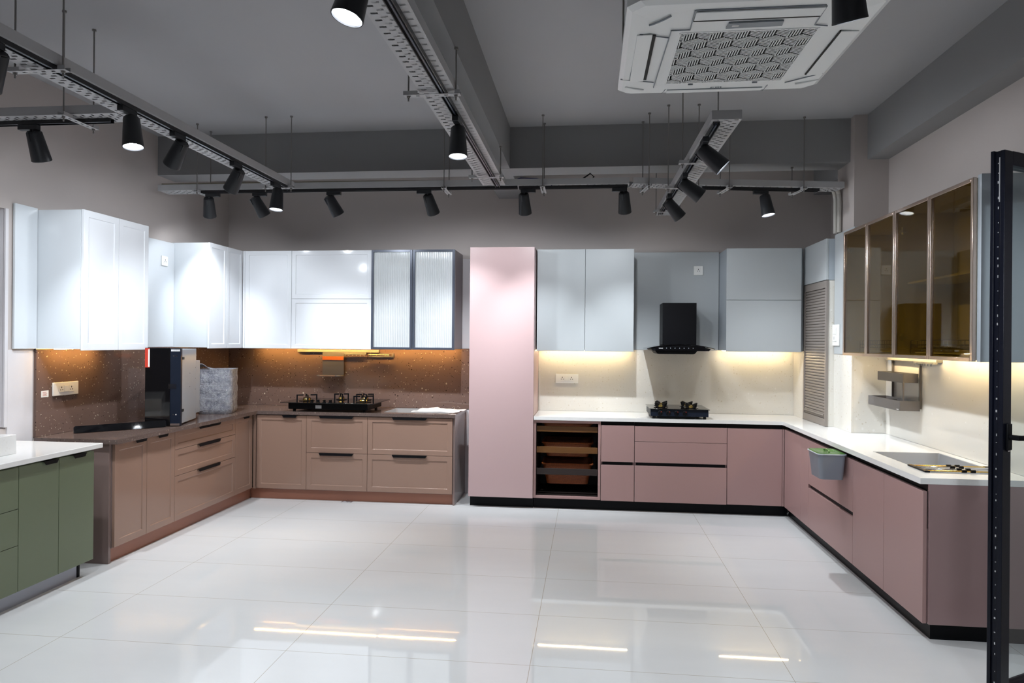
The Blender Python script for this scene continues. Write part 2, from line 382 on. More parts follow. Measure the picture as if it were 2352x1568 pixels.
struct('wall_right', G().box(WALLX_R, WALLX_R+0.15, -3.0, WALLY_B, 0, ZC), m_wall)
struct('wall_front', G().box(-4.6, 3.2, -3.15, -3.0, 0, ZC), m_wall)
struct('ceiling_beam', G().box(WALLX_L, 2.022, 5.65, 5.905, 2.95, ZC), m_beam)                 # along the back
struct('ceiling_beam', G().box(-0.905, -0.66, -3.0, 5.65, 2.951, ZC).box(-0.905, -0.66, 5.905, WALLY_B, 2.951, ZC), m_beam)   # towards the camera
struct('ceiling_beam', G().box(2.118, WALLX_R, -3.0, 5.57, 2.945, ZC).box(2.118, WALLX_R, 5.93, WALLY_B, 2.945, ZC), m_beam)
struct('pillar_right', G().box(2.022, WALLX_R, 5.57, 5.925, 0, ZC), m_wall)
# patch of pale wall under the white board beside the brown counter
struct('trim_2', G().box(WALLX_L, WALLX_L+0.008, 4.09, 4.292, 0.0, 1.442), m_wall_light)

# ------------------------------------------------------------------ cabinets
def lip(T, parent, ua, ub, z, o, m=None):
    """edge pull: a folded black plate over the top edge of a front"""
    g = G(T); g.box(ua, ub, o-0.012, o+0.016, z, z+0.0022)
    g.prism([(ua, z), (ub, z), (ub-0.012, z-0.020), (ua+0.012, z-0.020)], 1, o+0.0135, o+0.016)
    return g.build('handle', m or m_black, parent, smooth=False)
def front(T, root, kind, u0, u1, z0, z1, o1, m, style='flat', handle=None, th=0.019, w=0.045):
    g = G(T); gap = 0.0015
    if style == 'shaker': g.shaker(u0+gap, u1-gap, z0+gap, z1-gap, o1-th, o1, w)
    else: g.box(u0+gap, u1-gap, o1-th, o1, z0+gap, z1-gap)
    p = g.build(kind, m, root, bevel=0.0012)
    if handle: lip(T, p, handle[0], handle[1], z1-gap, o1)
    return p
def cabinet(T, name, label, u0, u1, z0, z1, o0, o1, mbody, cat='cabinet', group=None, carc=True, th=0.019):
    loc = T((u0+u1)/2, (o0+o1)/2, z0)
    r = thing(name, label, cat, loc, group)
    if carc: G(T).box(u0+0.0005, u1-0.0005, o0, o1-th-0.0015, z0, z1).build('carcass', mbody, r)
    return r

GB = 'brown base cabinets'; GW = 'white wall cabinets'; GP = 'pink base cabinets'; GU = 'blue-grey wall cabinets'
# --- brown base, left run (doors face the room, u = y)
OD = 0.58
r = cabinet(LF, 'base_cabinet', 'brown two-door base cabinet at the near end, next to the green units', 4.338, 5.02, 0.1, 0.811, 0.02, OD, m_brownd, group=GB)
G(LF).box(4.316, 4.3375, 0.02, 0.555, 0.0, 0.811).build('end_panel', m_brownd, r, bevel=0.001)
front(LF, r, 'door', 4.338, 4.68, 0.105, 0.806, OD, m_brown, 'shaker', (4.535, 4.662))
front(LF, r, 'door', 4.68, 5.02, 0.105, 0.806, OD, m_brown, 'shaker', (4.79, 4.915))
r = cabinet(LF, 'base_cabinet', 'brown three-drawer base cabinet under the steel-cased appliance', 5.02, 5.94, 0.1, 0.811, 0.02, OD, m_brownd, group=GB)
for z0, z1 in ((0.105, 0.455), (0.455, 0.66), (0.66, 0.806)):
    front(LF, r, 'drawer', 5.02, 5.94, z0, z1, OD, m_brown, 'shaker', (5.33, 5.665), w=0.042)
r = cabinet(LF, 'base_cabinet', 'narrow brown single-door cabinet of the left run, in the inner corner', 5.94, 6.27, 0.1, 0.811, 0.02, OD, m_brownd, group=GB)
front(LF, r, 'door', 5.94, 6.262, 0.105, 0.806, OD, m_brown, 'shaker', (6.06, 6.175))
G(BK).box(-3.1785, -3.1515, 0.56, 0.578, 0.1, 0.806).build('corner_filler', m_brown, r)
# --- brown base, back run (u = x)
r = cabinet(BK, 'base_cabinet', 'brown single-door cabinet of the back run, in the inner corner', -3.15, -2.65, 0.1, 0.811, 0.02, OD, m_brownd, group=GB)
front(BK, r, 'door', -3.145, -2.65, 0.105, 0.806, OD, m_brown, 'shaker', (-2.885, -2.74))
r = cabinet(BK, 'base_cabinet', 'brown two-drawer base cabinet under the wide black hob', -2.65, -2.055, 0.1, 0.811, 0.02, OD, m_brownd, group=GB)
for z0, z1 in ((0.105, 0.456), (0.456, 0.806)): front(BK, r, 'drawer', -2.65, -2.055, z0, z1, OD, m_brown, 'shaker', (-2.522, -2.188))
r = cabinet(BK, 'base_cabinet', 'wide brown two-drawer base cabinet under the steel sink with paper on it', -2.055, -1.243, 0.1, 0.811, 0.02, OD, m_brownd, group=GB, carc=False)
G(BK).box(-2.0545, -1.93, 0.02, OD-.021, 0.1, 0.811).box(-1.93, -1.2435, 0.02, OD-.021, 0.1, 0.58).box(-1.93, -1.2435, 0.50, OD-.021, 0.58, 0.811).build('carcass', m_brownd, r)
for z0, z1 in ((0.105, 0.456), (0.456, 0.806)): front(BK, r, 'drawer', -2.055, -1.245, z0, z1, OD, m_brown, 'shaker', (-1.815, -1.485))
G(BK).box(-1.2425, -1.225, 0.02, 0.565, 0.0, 0.811).build('end_panel', m_brownd, r, bevel=0.001)
# --- plinths
tag(G().box(-3.243, -3.227, 4.3385, 6.322, 0.0, 0.0995).build('plinth', m_redplinth, origin=(-3.23, 5.3, 0)), 'copper-brown plinth under the left run of brown cabinets', 'plinth', 'plinths')
tag(G().box(-3.226, -1.2435, 6.323, 6.339, 0.0, 0.0995).build('plinth', m_redplinth, origin=(-2.2, 6.33, 0)), 'copper-brown plinth under the back run of brown cabinets', 'plinth', 'plinths')
# --- brown worktop and splash
g = G(); Z0, Z1 = 0.812, 0.843
g.box(-3.739, -3.13, 4.293, 6.255, Z0, Z1); g.box(-3.739, -1.935, 6.255, 6.829, Z0, Z1); g.box(-1.30, -1.218, 6.255, 6.829, Z0, Z1)
g.box(-1.935, -1.30, 6.255, 6.355, Z0, Z1); g.box(-1.935, -1.30, 6.795, 6.829, Z0, Z1)
tag(g.build('worktop', m_browntop, origin=(-3.0, 6.5, 0.812)), 'L-shaped brown quartz worktop on the brown cabinets', 'worktop')
tag(G().box(-3.7595, -3.74, 4.31, 6.849, 0.844, 1.447).build('backsplash', m_brownstone, origin=(-3.75, 5.5, 0.844)), 'brown speckled stone splashback on the left wall', 'splashback', 'stone splashbacks')
tag(G().box(-3.7395, -1.19, 6.831, 6.8495, 0.844, 1.447).build('backsplash', m_brownstone, origin=(-2.5, 6.84, 0.844)), 'brown speckled stone splashback behind the hob and utensil rail', 'splashback', 'stone splashbacks')

# --- white wall cabinets
OU = 0.36; ZU0, ZU1 = 1.4385, 2.395
def led(T, parent, u0, u1, o, z, m, w=0.005):
    return G(T).box(u0, u1, o-w/2, o+w/2, z-0.004, z-0.0005).build('led_strip', m, parent)
r = cabinet(LF, 'wall_cabinet', 'tall white two-door wall cabinet nearest the camera on the left wall', 4.31, 5.005, 1.447, ZU1-.003, 0.0, OU, m_whiteb, group=GW)
front(LF, r, 'door', 4.312, 4.665, 1.436, ZU1, OU, m_white, 'shaker'); front(LF, r, 'door', 4.665, 5.005, 1.436, ZU1, OU, m_white, 'shaker')
led(LF, r, 4.36, 4.86, 0.11, 1.447, m_led)
tag(G(LF).box(4.122, 4.307, 0.009, 0.024, 1.447, 2.402).build('wall_panel', m_whiteb, bevel=0.001, origin=LF(4.2, .02, 1.44)), 'white upright board on the wall at the near side of the left cabinets', 'panel', 'wall panels')
tag(G(LF).box(5.008, 5.868, 0.002, 0.020, 1.449, 2.385).build('wall_panel', m_whiteb, bevel=0.001, origin=LF(5.4, .02, 1.449)), 'white wall panel with a socket between the two left white cabinets', 'panel', 'wall panels')
r = cabinet(LF, 'wall_cabinet', 'white two-door wall cabinet on the left wall by the inner corner', 5.87, 6.47, 1.447, ZU1-.003, 0.0, OU, m_whiteb, group=GW)
front(LF, r, 'door', 5.87, 6.17, 1.436, ZU1, OU, m_white, 'shaker', w=0.04); front(LF, r, 'door', 6.17, 6.466, 1.436, ZU1, OU, m_white, 'shaker', w=0.04)
OB = 0.38
r = cabinet(BK, 'wall_cabinet', 'white single-door wall cabinet on the back wall by the inner corner', -3.395, -2.898, 1.447, ZU1-.003, 0.0, OB, m_whiteb, group=GW)
front(BK, r, 'door', -3.378, -2.898, 1.434, ZU1, OB, m_white, 'shaker', w=0.04)
G(BK).box(-3.3995, -3.3795, 0.35, 0.378, 1.437, 2.394).build('corner_filler', m_white, r)
led(BK, r, -3.38, -2.90, 0.11, 1.447, m_led)
r = cabinet(BK, 'wall_cabinet', 'white wall cabinet with two stacked lift-up flaps above the hob', -2.898, -2.092, 1.447, ZU1-.003, 0.0, OB, m_whiteb, group=GW)
front(BK, r, 'flap', -2.898, -2.092, 1.434, 1.923, OB, m_white, 'shaker', w=0.04); front(BK, r, 'flap', -2.898, -2.092, 1.923, ZU1, OB, m_white, 'shaker', w=0.04)
led(BK, r, -2.89, -2.10, 0.11, 1.447, m_led)
# fluted glass cabinet
def shell(T, parent, u0, u1, o0, o1, z0, z1, m, t=0.018):
    g = G(T); g.box(u0, u1, o0, o0+0.008, z0, z1); g.box(u0, u0+t, o0+0.008, o1, z0, z1); g.box(u1-t, u1, o0+0.008, o1, z0, z1)
    g.box(u0+t, u1-t, o0+0.008, o1, z0, z0+t); g.box(u0+t, u1-t, o0+0.008, o1, z1-t, z1)
    return g.build('carcass', m, parent)
r = cabinet(BK, 'wall_cabinet', 'wall cabinet with two slate-framed fluted glass doors', -2.089, -1.270, 1.447, 2.39, 0.0, OB+.02, m_whiteb, group=GW, carc=False)
shell(BK, r, -2.089, -1.276, 0.0, OB-.003, 1.447, 2.388, m_insidewhite)
G(BK).box(-1.2755, -1.270, 0.0, OB-.003, 1.444, 2.39).build('side_panel', m_slateside, r)
G(BK).box(-2.07, -1.295, 0.02, 0.33, 1.735, 1.752).build('shelf', m_insidewhite, r)
for u0, u1 in ((-2.088, -1.684), (-1.680, -1.272)):
    d = G(BK).frame(u0, u1, 1.437, 2.394, OB-.001, OB+.02, 0.022).build('door', m_slate, r, bevel=0.001)
    g = G(BK); nr = 21; ua, ub = u0+.0205, u1-.0205; st = (ub-ua)/nr; pts = []
    for i in range(nr):
        for k in range(4): pts.append((ua+st*(i+k/4), OB+.006+0.0045*math.sin(PI*k/4)))
    pts.append((ub, OB+.006)); k0 = len(pts)
    vs = [(a, b, 1.458) for a, b in pts] + [(a, b, 2.373) for a, b in pts] + [(ua, OB+.003, 1.458), (ub, OB+.003, 1.458), (ua, OB+.003, 2.373), (ub, OB+.003, 2.373)]
    fs = [(i, i+1, k0+i+1, k0+i) for i in range(k0-1)] + [(2*k0, 2*k0+1, 2*k0+3, 2*k0+2)]
    g.add(vs, fs).build('glass_pane', m_fluted, d)
    for zz in (1.53, 2.29): G(BK).box(u0+.03 if u0 < -1.9 else u1-.05, u0+.05 if u0 < -1.9 else u1-.03, OB-.05, OB-.004, zz, zz+.03).build('hinge', m_steel, d)
g = G(BK)
for o in (0.06, 0.12, 0.18, 0.24, 0.30): g.cyl((-2.05, o, 1.50), (-1.31, o, 1.50), 0.003, n=6)
g.cyl((-2.05, 0.32, 1.53), (-1.31, 0.32, 1.53), 0.004, n=6); g.cyl((-2.05, 0.32, 1.50), (-1.31, 0.32, 1.50), 0.004, n=6)
for k in range(25): g.cyl((-2.05+.74*k/24, .06, 1.50), (-2.05+.74*k/24, .32, 1.50), 0.0022, n=5)
for k in (0, 24): g.cyl((-2.05+.74*k/24, .32, 1.467), (-2.05+.74*k/24, .32, 1.53), 0.0035, n=6)
tag(g.build('dish_rack', m_chrome, origin=BK(-1.68, .2, 1.466)), 'chrome wire dish rack at the bottom of the fluted glass cabinet', 'dish rack', 'dish racks')
led(BK, r, -2.08, -1.29, 0.11, 1.447, m_led)
tag(G(BK).box(-1.266, -1.104, 0.001, 0.010, 0.0, 2.35).build('wall_panel', m_wall_light, origin=BK(-1.2, .005, 0)), 'narrow pale strip panel on the wall between fluted cabinet and pink tall cabinet', 'panel', 'wall panels')

# --- pink tall cabinet
r = cabinet(BK, 'tall_cabinet', 'full-height plain pink cabinet between the two kitchens', -1.091, -0.4955, 0.1, 2.386, 0.021, 0.60, m_pinktall, 'cabinet')
front(BK, r, 'door', -1.091, -0.4955, 0.098, 2.386, 0.60, m_pinktall)
tag(G(BK).box(-1.086, -0.499, 0.02, 0.525, 0.0, 0.0975).build('plinth', m_blackplinth, origin=BK(-.8, .3, 0)), 'black plinth under the tall pink cabinet', 'plinth', 'plinths')
# --- pink base, back run
OP = 0.58
r = cabinet(BK, 'basket_cabinet', 'open pink cabinet holding three wicker pull-out baskets', -0.494, 0.114, 0.1, 0.795, 0.02, OP, m_pink, group=GP, carc=False)
g = G(BK); g.frame(-0.4935, 0.1135, 0.1, 0.808, 0.02, OP, 0.022, 0.022); g.build('carcass', m_pink, r, bevel=0.001)
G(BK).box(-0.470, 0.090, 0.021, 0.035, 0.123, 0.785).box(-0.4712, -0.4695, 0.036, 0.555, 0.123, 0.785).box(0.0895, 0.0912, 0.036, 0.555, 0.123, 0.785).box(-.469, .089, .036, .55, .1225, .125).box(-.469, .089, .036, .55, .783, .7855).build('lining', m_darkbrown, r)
rails = ((0.703, 0.754, m_wood), (0.510, 0.565, m_wood), (0.312, 0.368, m_wooddark))
for (z0, z1, m) in rails:
    g = G(BK).box(-0.466, 0.086, 0.535, 0.553, z0, z1); p = g.build('pull_out_rail', m, r, bevel=0.001)
    for ra in (-0.466, 0.074): G(BK).box(ra, ra+.012, 0.06, 0.534, z0+.01, z0+.03).build('runner', m_black, p)
def rrect(cx, cy, w, d, rad, z, n=5):
    out = []
    for (sx, sy, a0) in ((1, 1, 0), (-1, 1, PI/2), (-1, -1, PI), (1, -1, 1.5*PI)):
        for k in range(n+1):
            a = a0 + PI/2*k/n
            out.append((cx + sx*(w/2-rad) + rad*math.cos(a), cy + sy*(d/2-rad) + rad*math.sin(a), z))
    return out
def basket(label, zt, zb):
    cx, cyy = -0.19, 6.585
    wt, dt, wb_, db_ = 0.455, 0.40, 0.385, 0.34
    bz = thing('wicker_basket', label, 'basket', (cx, cyy, zb), 'wicker baskets in the pull-outs')
    rings = []
    for k in range(7):
        t = k/6; rings.append(rrect(cx, cyy, wb_+(wt-wb_)*t, db_+(dt-db_)*t, 0.045, zb+(zt-zb)*t))
    for k in range(5, -1, -1):
        t = k/6; rings.append(rrect(cx, cyy, wb_+(wt-wb_)*t-.014, db_+(dt-db_)*t-.014, 0.04, zb+(zt-zb)*t+(.008 if k == 0 else 0)))
    G().loft(rings).build('tub', m_wicker, bz)
    pts = rrect(cx, cyy, wt+.012, dt+.012, 0.05, zt); pts.append(pts[0])
    G().tube(pts, 0.0085, 8).build('rim', m_wicker, bz)
basket('shallow wicker basket in the top pull-out', 0.795-.022, 0.685)
basket('wicker basket in the middle pull-out', 0.588, 0.462)
basket('deep wicker basket in the bottom pull-out with dark rail', 0.392, 0.207)
def chan(T, parent, u0, u1, z0, z1, o):
    return G(T).box(u0, u1, 0.40, o, z0, z1).build('grip_channel', m_blackplinth, parent)
r = cabinet(BK, 'base_cabinet', 'narrow pink cabinet with two fronts beside the basket cabinet', 0.116, 0.414, 0.1, 0.772, 0.02, OP, m_pinkend, group=GP)
front(BK, r, 'drawer', 0.116, 0.414, 0.094, 0.420, OP, m_pink); front(BK, r, 'drawer', 0.116, 0.414, 0.446, 0.777, OP, m_pink)
chan(BK, r, 0.13, 0.40, 0.421, 0.445, OP-.012); chan(BK, r, 0.116, 0.414, 0.7725, 0.811, OP-.03)
r = cabinet(BK, 'base_cabinet', 'wide pink three-drawer cabinet below the small gas hob', 0.416, 1.222, 0.1, 0.772, 0.02, OP, m_pinkend, group=GP)
front(BK, r, 'drawer', 0.416, 1.222, 0.094, 0.420, OP, m_pink); front(BK, r, 'drawer', 0.416, 1.222, 0.447, 0.635, OP, m_pink); front(BK, r, 'drawer', 0.416, 1.222, 0.635, 0.774, OP, m_pink)
chan(BK, r, 0.43, 1.208, 0.421, 0.446, OP-.012); chan(BK, r, 0.416, 1.222, 0.7725, 0.811, OP-.03)
r = cabinet(BK, 'base_cabinet', 'pink single-door cabinet of the back run, in the right inner corner', 1.224, 1.70, 0.1, 0.772, 0.02, OP, m_pinkend, group=GP)
front(BK, r, 'door', 1.224, 1.694, 0.097, 0.772, OP, m_pink); G(BK).box(1.6955, 1.7095, 0.54, 0.578, 0.097, 0.772).build('corner_filler', m_pink, r); chan(BK, r, 1.224, 1.70, 0.7725, 0.811, OP-.03)
tag(G(BK).box(-0.494, 1.754, 0.40, 0.518, 0.0, 0.0935).build('plinth', m_blackplinth, origin=BK(.6, .5, 0)), 'black plinth under the back run of pink cabinets', 'plinth', 'plinths')
# --- pink base, right run (u = y)
OR = 0.565
r = cabinet(RT, 'base_cabinet', 'narrow pink filler-width cabinet of the right run, in the inner corner', 5.60, 6.30, 0.1, 0.772, 0.25, OR, m_pinkend, group=GP)
front(RT, r, 'door', 5.80, 6.262, 0.095, 0.775, OR, m_pink); front(RT, r, 'door', 5.60, 5.80, 0.095, 0.775, OR, m_pink)
chan(RT, r, 5.60, 6.27, 0.7725, 0.811, OR-.03)
r = cabinet(RT, 'base_cabinet', 'pink two-drawer cabinet with the grey bin hung on it', 4.69, 5.60, 0.1, 0.772, 0.02, OR, m_pinkend, group=GP)
front(RT, r, 'drawer', 4.69, 5.60, 0.095, 0.405, OR, m_pink); front(RT, r, 'drawer', 4.69, 5.60, 0.432, 0.775, OR, m_pink)
chan(RT, r, 4.71, 5.58, 0.406, 0.431, OR-.012); chan(RT, r, 4.69, 5.60, 0.7725, 0.811, OR-.03)
r = cabinet(RT, 'base_cabinet', 'pink two-door sink cabinet at the near end of the right run', 3.755, 4.69, 0.1, 0.58, 0.02, OR, m_pinkend, group=GP)
front(RT, r, 'door', 4.22, 4.69, 0.095, 0.775, OR, m_pink); front(RT, r, 'door', 3.745, 4.22, 0.095, 0.775, OR, m_pink)
chan(RT, r, 3.77, 4.69, 0.7725, 0.811, OR-.03)
G(RT).box(3.736, 3.754, 0.02, OR-.025, 0.095, 0.811).build('end_panel', m_pinkend, r, bevel=0.001)
tag(G(RT).box(3.80, 6.33, 0.40, 0.507, 0.0, 0.0935).box(3.79, 3.80, 0.02, 0.507, 0.0, 0.0935).build('plinth', m_blackplinth, origin=RT(5, .5, 0)), 'black plinth under the right run of pink cabinets', 'plinth', 'plinths')
# --- white worktop, splash
g = G(); Zb = 0.812
g.box(-0.4925, 2.02, 6.255, 6.829, Zb, Z1); g.box(1.69, 2.02, 5.565, 6.255, Zb, Z1); g.box(1.69, 2.2555, 4.615, 5.565, Zb, Z1)
g.box(1.69, 1.80, 3.734, 4.615, Zb, Z1); g.box(1.80, 2.2555, 3.734, 3.885, Zb, Z1); g.box(2.20, 2.2555, 3.885, 4.615, Zb, Z1)
tag(g.build('worktop', m_whitetop, origin=(1.2, 6.5, Zb)), 'L-shaped white quartz worktop on the pink cabinets', 'worktop')
tag(G().box(-0.4935, 1.9435, 6.831, 6.8495, 0.844, 1.452).build('backsplash', m_cream, origin=(.7, 6.84, .844)), 'cream stone splashback behind the small gas hob', 'splashback', 'stone splashbacks')
tag(G().box(2.2565, 2.2745, 3.66, 5.548, 0.844, 1.4385).build('backsplash', m_cream, origin=(2.27, 4.5, .844)), 'cream stone splashback on the right wall behind the sink', 'splashback', 'stone splashbacks')
g = G().box(2.0065, 2.0215, 5.549, 5.935, 0.844, 1.4415).box(2.022, 2.2745, 5.549, 5.5695, 0.844, 1.447)
tag(g.build('backsplash', m_cream, origin=(2.01, 5.7, .844)), 'cream stone cladding round the pillar beside the shutter', 'splashback', 'stone splashbacks')

# --- blue-grey wall cabinets
OQ = 0.40
r = cabinet(BK, 'wall_cabinet', 'blue-grey two-door wall cabinet left of the cooker hood', -0.487, 0.411, 1.447, 2.388, 0.0, OQ, m_blues, group=GU)
front(BK, r, 'door', -0.487, -0.038, 1.436, 2.389, OQ, m_blue); front(BK, r, 'door', -0.038, 0.411, 1.436, 2.389, OQ, m_blue)
led(BK, r, -0.47, 0.39, 0.105, 1.447, m_ledw)
tag(G(BK).box(0.413, 1.242, 0.002, 0.020, 1.4535, 2.402).build('wall_panel', m_blue, bevel=0.001, origin=BK(.8, .02, 1.453)), 'blue-grey wall panel behind the cooker hood', 'panel', 'wall panels')
r = cabinet(BK, 'wall_cabinet', 'blue-grey wall cabinet with two stacked flaps right of the cooker hood', 1.245, 1.905, 1.455, 2.386, 0.0, OQ, m_blues, group=GU)
front(BK, r, 'flap', 1.240, 1.898, 1.447, 1.916, OQ, m_blue); front(BK, r, 'flap', 1.240, 1.898, 1.916, 2.387, OQ, m_blue)
led(BK, r, 1.26, 1.89, 0.105, 1.455, m_ledw)
# corner tower: shutter unit with cupboard above
r = cabinet(RT, 'shutter_cabinet', 'corner cabinet with taupe roller shutter standing on the white worktop', 5.925, 6.525, 0.8435, 2.05, 0.0, 0.335, m_whiteb, 'cabinet', carc=False)
shell(RT, r, 5.93, 6.5245, 0.255, 0.315, 0.844, 2.049, m_cream, 0.012)
p = G(RT).frame(5.925, 6.525, 0.845, 2.048, 0.316, 0.337, 0.028, 0.06).build('shutter_frame', m_shutter, r, bevel=0.001)
g = G(RT); nz_ = 44; zlo, zhi = 0.906, 1.987
for k in range(nz_):
    a = zlo+(zhi-zlo)*k/nz_; b = zlo+(zhi-zlo)*(k+1)/nz_
    g.prism([(0.318, a), (0.326, a+.003), (0.328, (a+b)/2), (0.326, b-.003), (0.318, b)], 0, 5.954, 6.496)
g.build('shutter', m_shutter, r, smooth=False)
G(RT).box(5.97, 6.48, 0.329, 0.340, 0.93, 0.942).build('handle', m_shutter, r)
G(RT).box(6.526, 6.829, 0.322, 0.335, 0.844, 1.452).build('side_panel', m_cream, r)
r = cabinet(RT, 'wall_cabinet', 'small blue-grey cupboard above the roller shutter', 5.925, 6.525, 2.052, 2.39, 0.255, 0.338, m_blues, group=GU)
front(RT, r, 'door', 5.925, 6.525, 2.052, 2.394, 0.338, m_blue)
tag(G().box(1.906, 1.936, 6.53, 6.848, 1.4535, 2.386).build('filler_strip', m_blues, origin=(1.92, 6.7, 1.45)), 'narrow blue-grey filler strip between flap cabinet and roller shutter', 'panel', 'wall panels')
tag(G().box(2.0025, 2.0205, 5.50, 5.923, 1.443, 2.42).build('wall_panel', m_blue, bevel=0.001, origin=(2.01, 5.7, 1.443)), 'blue-grey panel with switch between roller shutter and bronze glass cabinets', 'panel', 'wall panels')

# --- bronze glass cabinets (right wall)
OG = 0.375
def bronze_cab(label, u0, u1, shelf):
    r = cabinet(RT, 'glass_cabinet', label, u0, u1, 1.445, 2.362, 0.0, OG, m_insidebeige, 'cabinet', GU+' with bronze glass', carc=False)
    shell(RT, r, u0+.0005, u1-.0005, 0.021, OG-.0205, 1.449, 2.358, m_insidebeige, 0.016)
    if shelf: G(RT).box(u0+.018, u1-.018, 0.031, 0.30, 1.90, 1.912).build('shelf', m_insidebeige, r)
    um = (u0+u1)/2
    for a, b in ((u0, um), (um, u1)):
        d = G(RT).frame(a+.001, b-.001, 1.441, 2.362, OG-.02, OG, 0.020).build('door', m_bronze, r, bevel=0.0015)
        G(RT).box(a+.0212, b-.0212, OG-.012, OG-.007, 1.4612, 2.3418).build('glass_pane', m_bronzeglass, d)
        e = b-.075 if b == u1 else a+.03
        for zz in (1.56, 2.22):
            G(RT).box(e, e+.045, OG-.05, OG-.021, zz, zz+.016).cyl((e+.02, OG-.03, zz-.015), (e+.02, OG-.03, zz+.032), 0.009, n=10).build('hinge', m_steel, d)
    return r
rb1 = bronze_cab('bronze-framed smoked glass wall cabinet next to the switch panel', 4.572, 5.44, False)
rb2 = bronze_cab('bronze-framed smoked glass wall cabinet nearest the camera, with a wire dish rack', 3.675, 4.570, True)
G(RT).box(3.640, 3.6735, 0.021, OG-.022, 1.440, 2.372).build('side_panel', m_blues, rb2, bevel=0.001)
led(RT, rb1, 4.60, 5.42, 0.095, 1.449, m_ledw); led(RT, rb2, 3.70, 4.54, 0.095, 1.449, m_ledw)
def wire_rack(u0, u1, label):
    g = G(RT)
    for o in (0.05, 0.12, 0.19, 0.26): g.cyl((u0, o, 1.52), (u1, o, 1.52), 0.003, n=6)
    for zz in (1.50, 1.525, 1.55): g.cyl((u0, 0.30, zz), (u1, 0.30, zz), 0.003, n=6)
    n = 18
    for k in range(n+1):
        u = u0+(u1-u0)*k/n
        g.tube([(u, .05, 1.56), (u, .05, 1.52), (u, .30, 1.50), (u, .30, 1.55)], 0.0022, 5)
    for u in (u0, u1):
        for o in (0.05, 0.30): g.cyl((u, o, 1.4655), (u, o, 1.53), 0.003, n=6)
    t = thing('dish_rack', label, 'dish rack', RT((u0+u1)/2, .17, 1.4655), 'dish racks')
    g.build('wire_frame', m_chrome, t)
    G(RT).box(u0+.01, u1-.01, 0.07, 0.28, 1.472, 1.480).build('drip_tray', m_plastic, t)
wire_rack(3.71, 4.50, 'chrome wire dish rack in the near bronze glass cabinet')
wire_rack(4.62, 5.30, 'chrome wire dish rack in the far bronze glass cabinet')

# --- green unit on the left
OGn = 0.60
r = cabinet(LF, 'base_cabinet', 'green three-drawer base cabinet cut by the left edge of the view', 2.75, 3.525, 0.1, 0.812, 0.02, OGn, m_green, group='green base cabinets')
for z0, z1 in ((0.10, 0.36), (0.36, 0.565), (0.565, 0.800)): front(LF, r, 'drawer', 2.75, 3.525, z0, z1, OGn, m_green)
r = cabinet(LF, 'base_cabinet', 'green two-door base cabinet under the white worktop at far left', 3.525, 4.118, 0.1, 0.812, 0.02, OGn, m_green, group='green base cabinets')
front(LF, r, 'door', 3.525, 3.82, 0.10, 0.800, OGn, m_green, 'flat', (3.69, 3.80)); front(LF, r, 'door', 3.82, 4.116, 0.10, 0.800, OGn, m_green, 'flat', (3.92, 4.03))
p = tag(G(LF).box(2.75, 4.05, 0.52, 0.536, 0.0, 0.0985).build('plinth', m_greyplinth, origin=LF(3.5, .53, 0)), 'grey plinth under the green cabinets', 'plinth', 'plinths')
G(LF).box(4.052, 4.072, 0.505, 0.540, 0.0, 0.0985).build('end_cap', m_blackplinth, p)
tag(G(LF).box(2.70, 4.155, 0.0, 0.632, 0.813, 0.843).build('worktop', m_whitetop, bevel=0.003, origin=LF(3.4, .3, .813)), 'white quartz worktop on the green cabinets', 'worktop')
tag(G().box(-3.755, -3.325, 2.70, 3.690, 0.8435, 0.955).build('raised_ledge', m_whitetop, bevel=0.002, origin=(-3.5, 3.2, .843)), 'white raised stone ledge on the worktop of the green cabinets', 'ledge')

# ------------------------------------------------------------------ sinks
def sink(label, x0, x1, y0, y1, zt, depth):
    r = thing('sink', label, 'sink', ((x0+x1)/2, (y0+y1)/2, zt-depth), 'steel sinks')
    g = G(); e = 0.012
    rings = [rrect((x0+x1)/2, (y0+y1)/2, x1-x0-.002, y1-y0-.002, 0.015, zt-.001), rrect((x0+x1)/2, (y0+y1)/2, x1-x0-e, y1-y0-e, 0.02, zt-.001),
             rrect((x0+x1)/2, (y0+y1)/2, x1-x0-e-.008, y1-y0-e-.008, 0.025, zt-depth+.02), rrect((x0+x1)/2, (y0+y1)/2, x1-x0-e-.06, y1-y0-e-.06, 0.03, zt-depth)]
    g.loft(rings, cap0=False).build('bowl', m_steel, r)
    G().lathe(((x0+x1)/2, (y0+y1)/2, zt-depth), [(0.045, 0.001), (0.04, 0.003), (0.02, 0.002), (0.0, 0.002)], 20).build('drain', m_chrome, r)
    return r
sink('steel sink in the brown worktop, half covered by crumpled paper', -1.933, -1.302, 6.357, 6.793, 0.8425, 0.20)
sink('steel sink in the white worktop with a roll-up rack across it', 1.802, 2.198, 3.887, 4.613, 0.8425, 0.21)
# roll-up drying rack over the near half of the right sink
t = thing('roll_up_rack', 'black and gold roll-up drying rack across the right sink', 'drying rack', (2.0, 4.0, 0.843))
for x in (1.787, 2.186):
    G().box(x, x+.026, 3.898, 4.105, 0.8435, 0.852).build('end_strip', m_black, t, bevel=0.002)
for k, y in enumerate((4.085, 4.045, 3.975, 3.925)):
    rod = G().cyl((1.79, y, 0.849), (2.20, y, 0.849), 0.0036, n=10).build('rod', m_brass if k in (0, 3) else m_chrome, t)
    for xx in (1.985, 2.03): G().cyl((xx, y, 0.850), (xx+.022, y, 0.850), 0.0085, n=12).build('roller', m_black, rod)

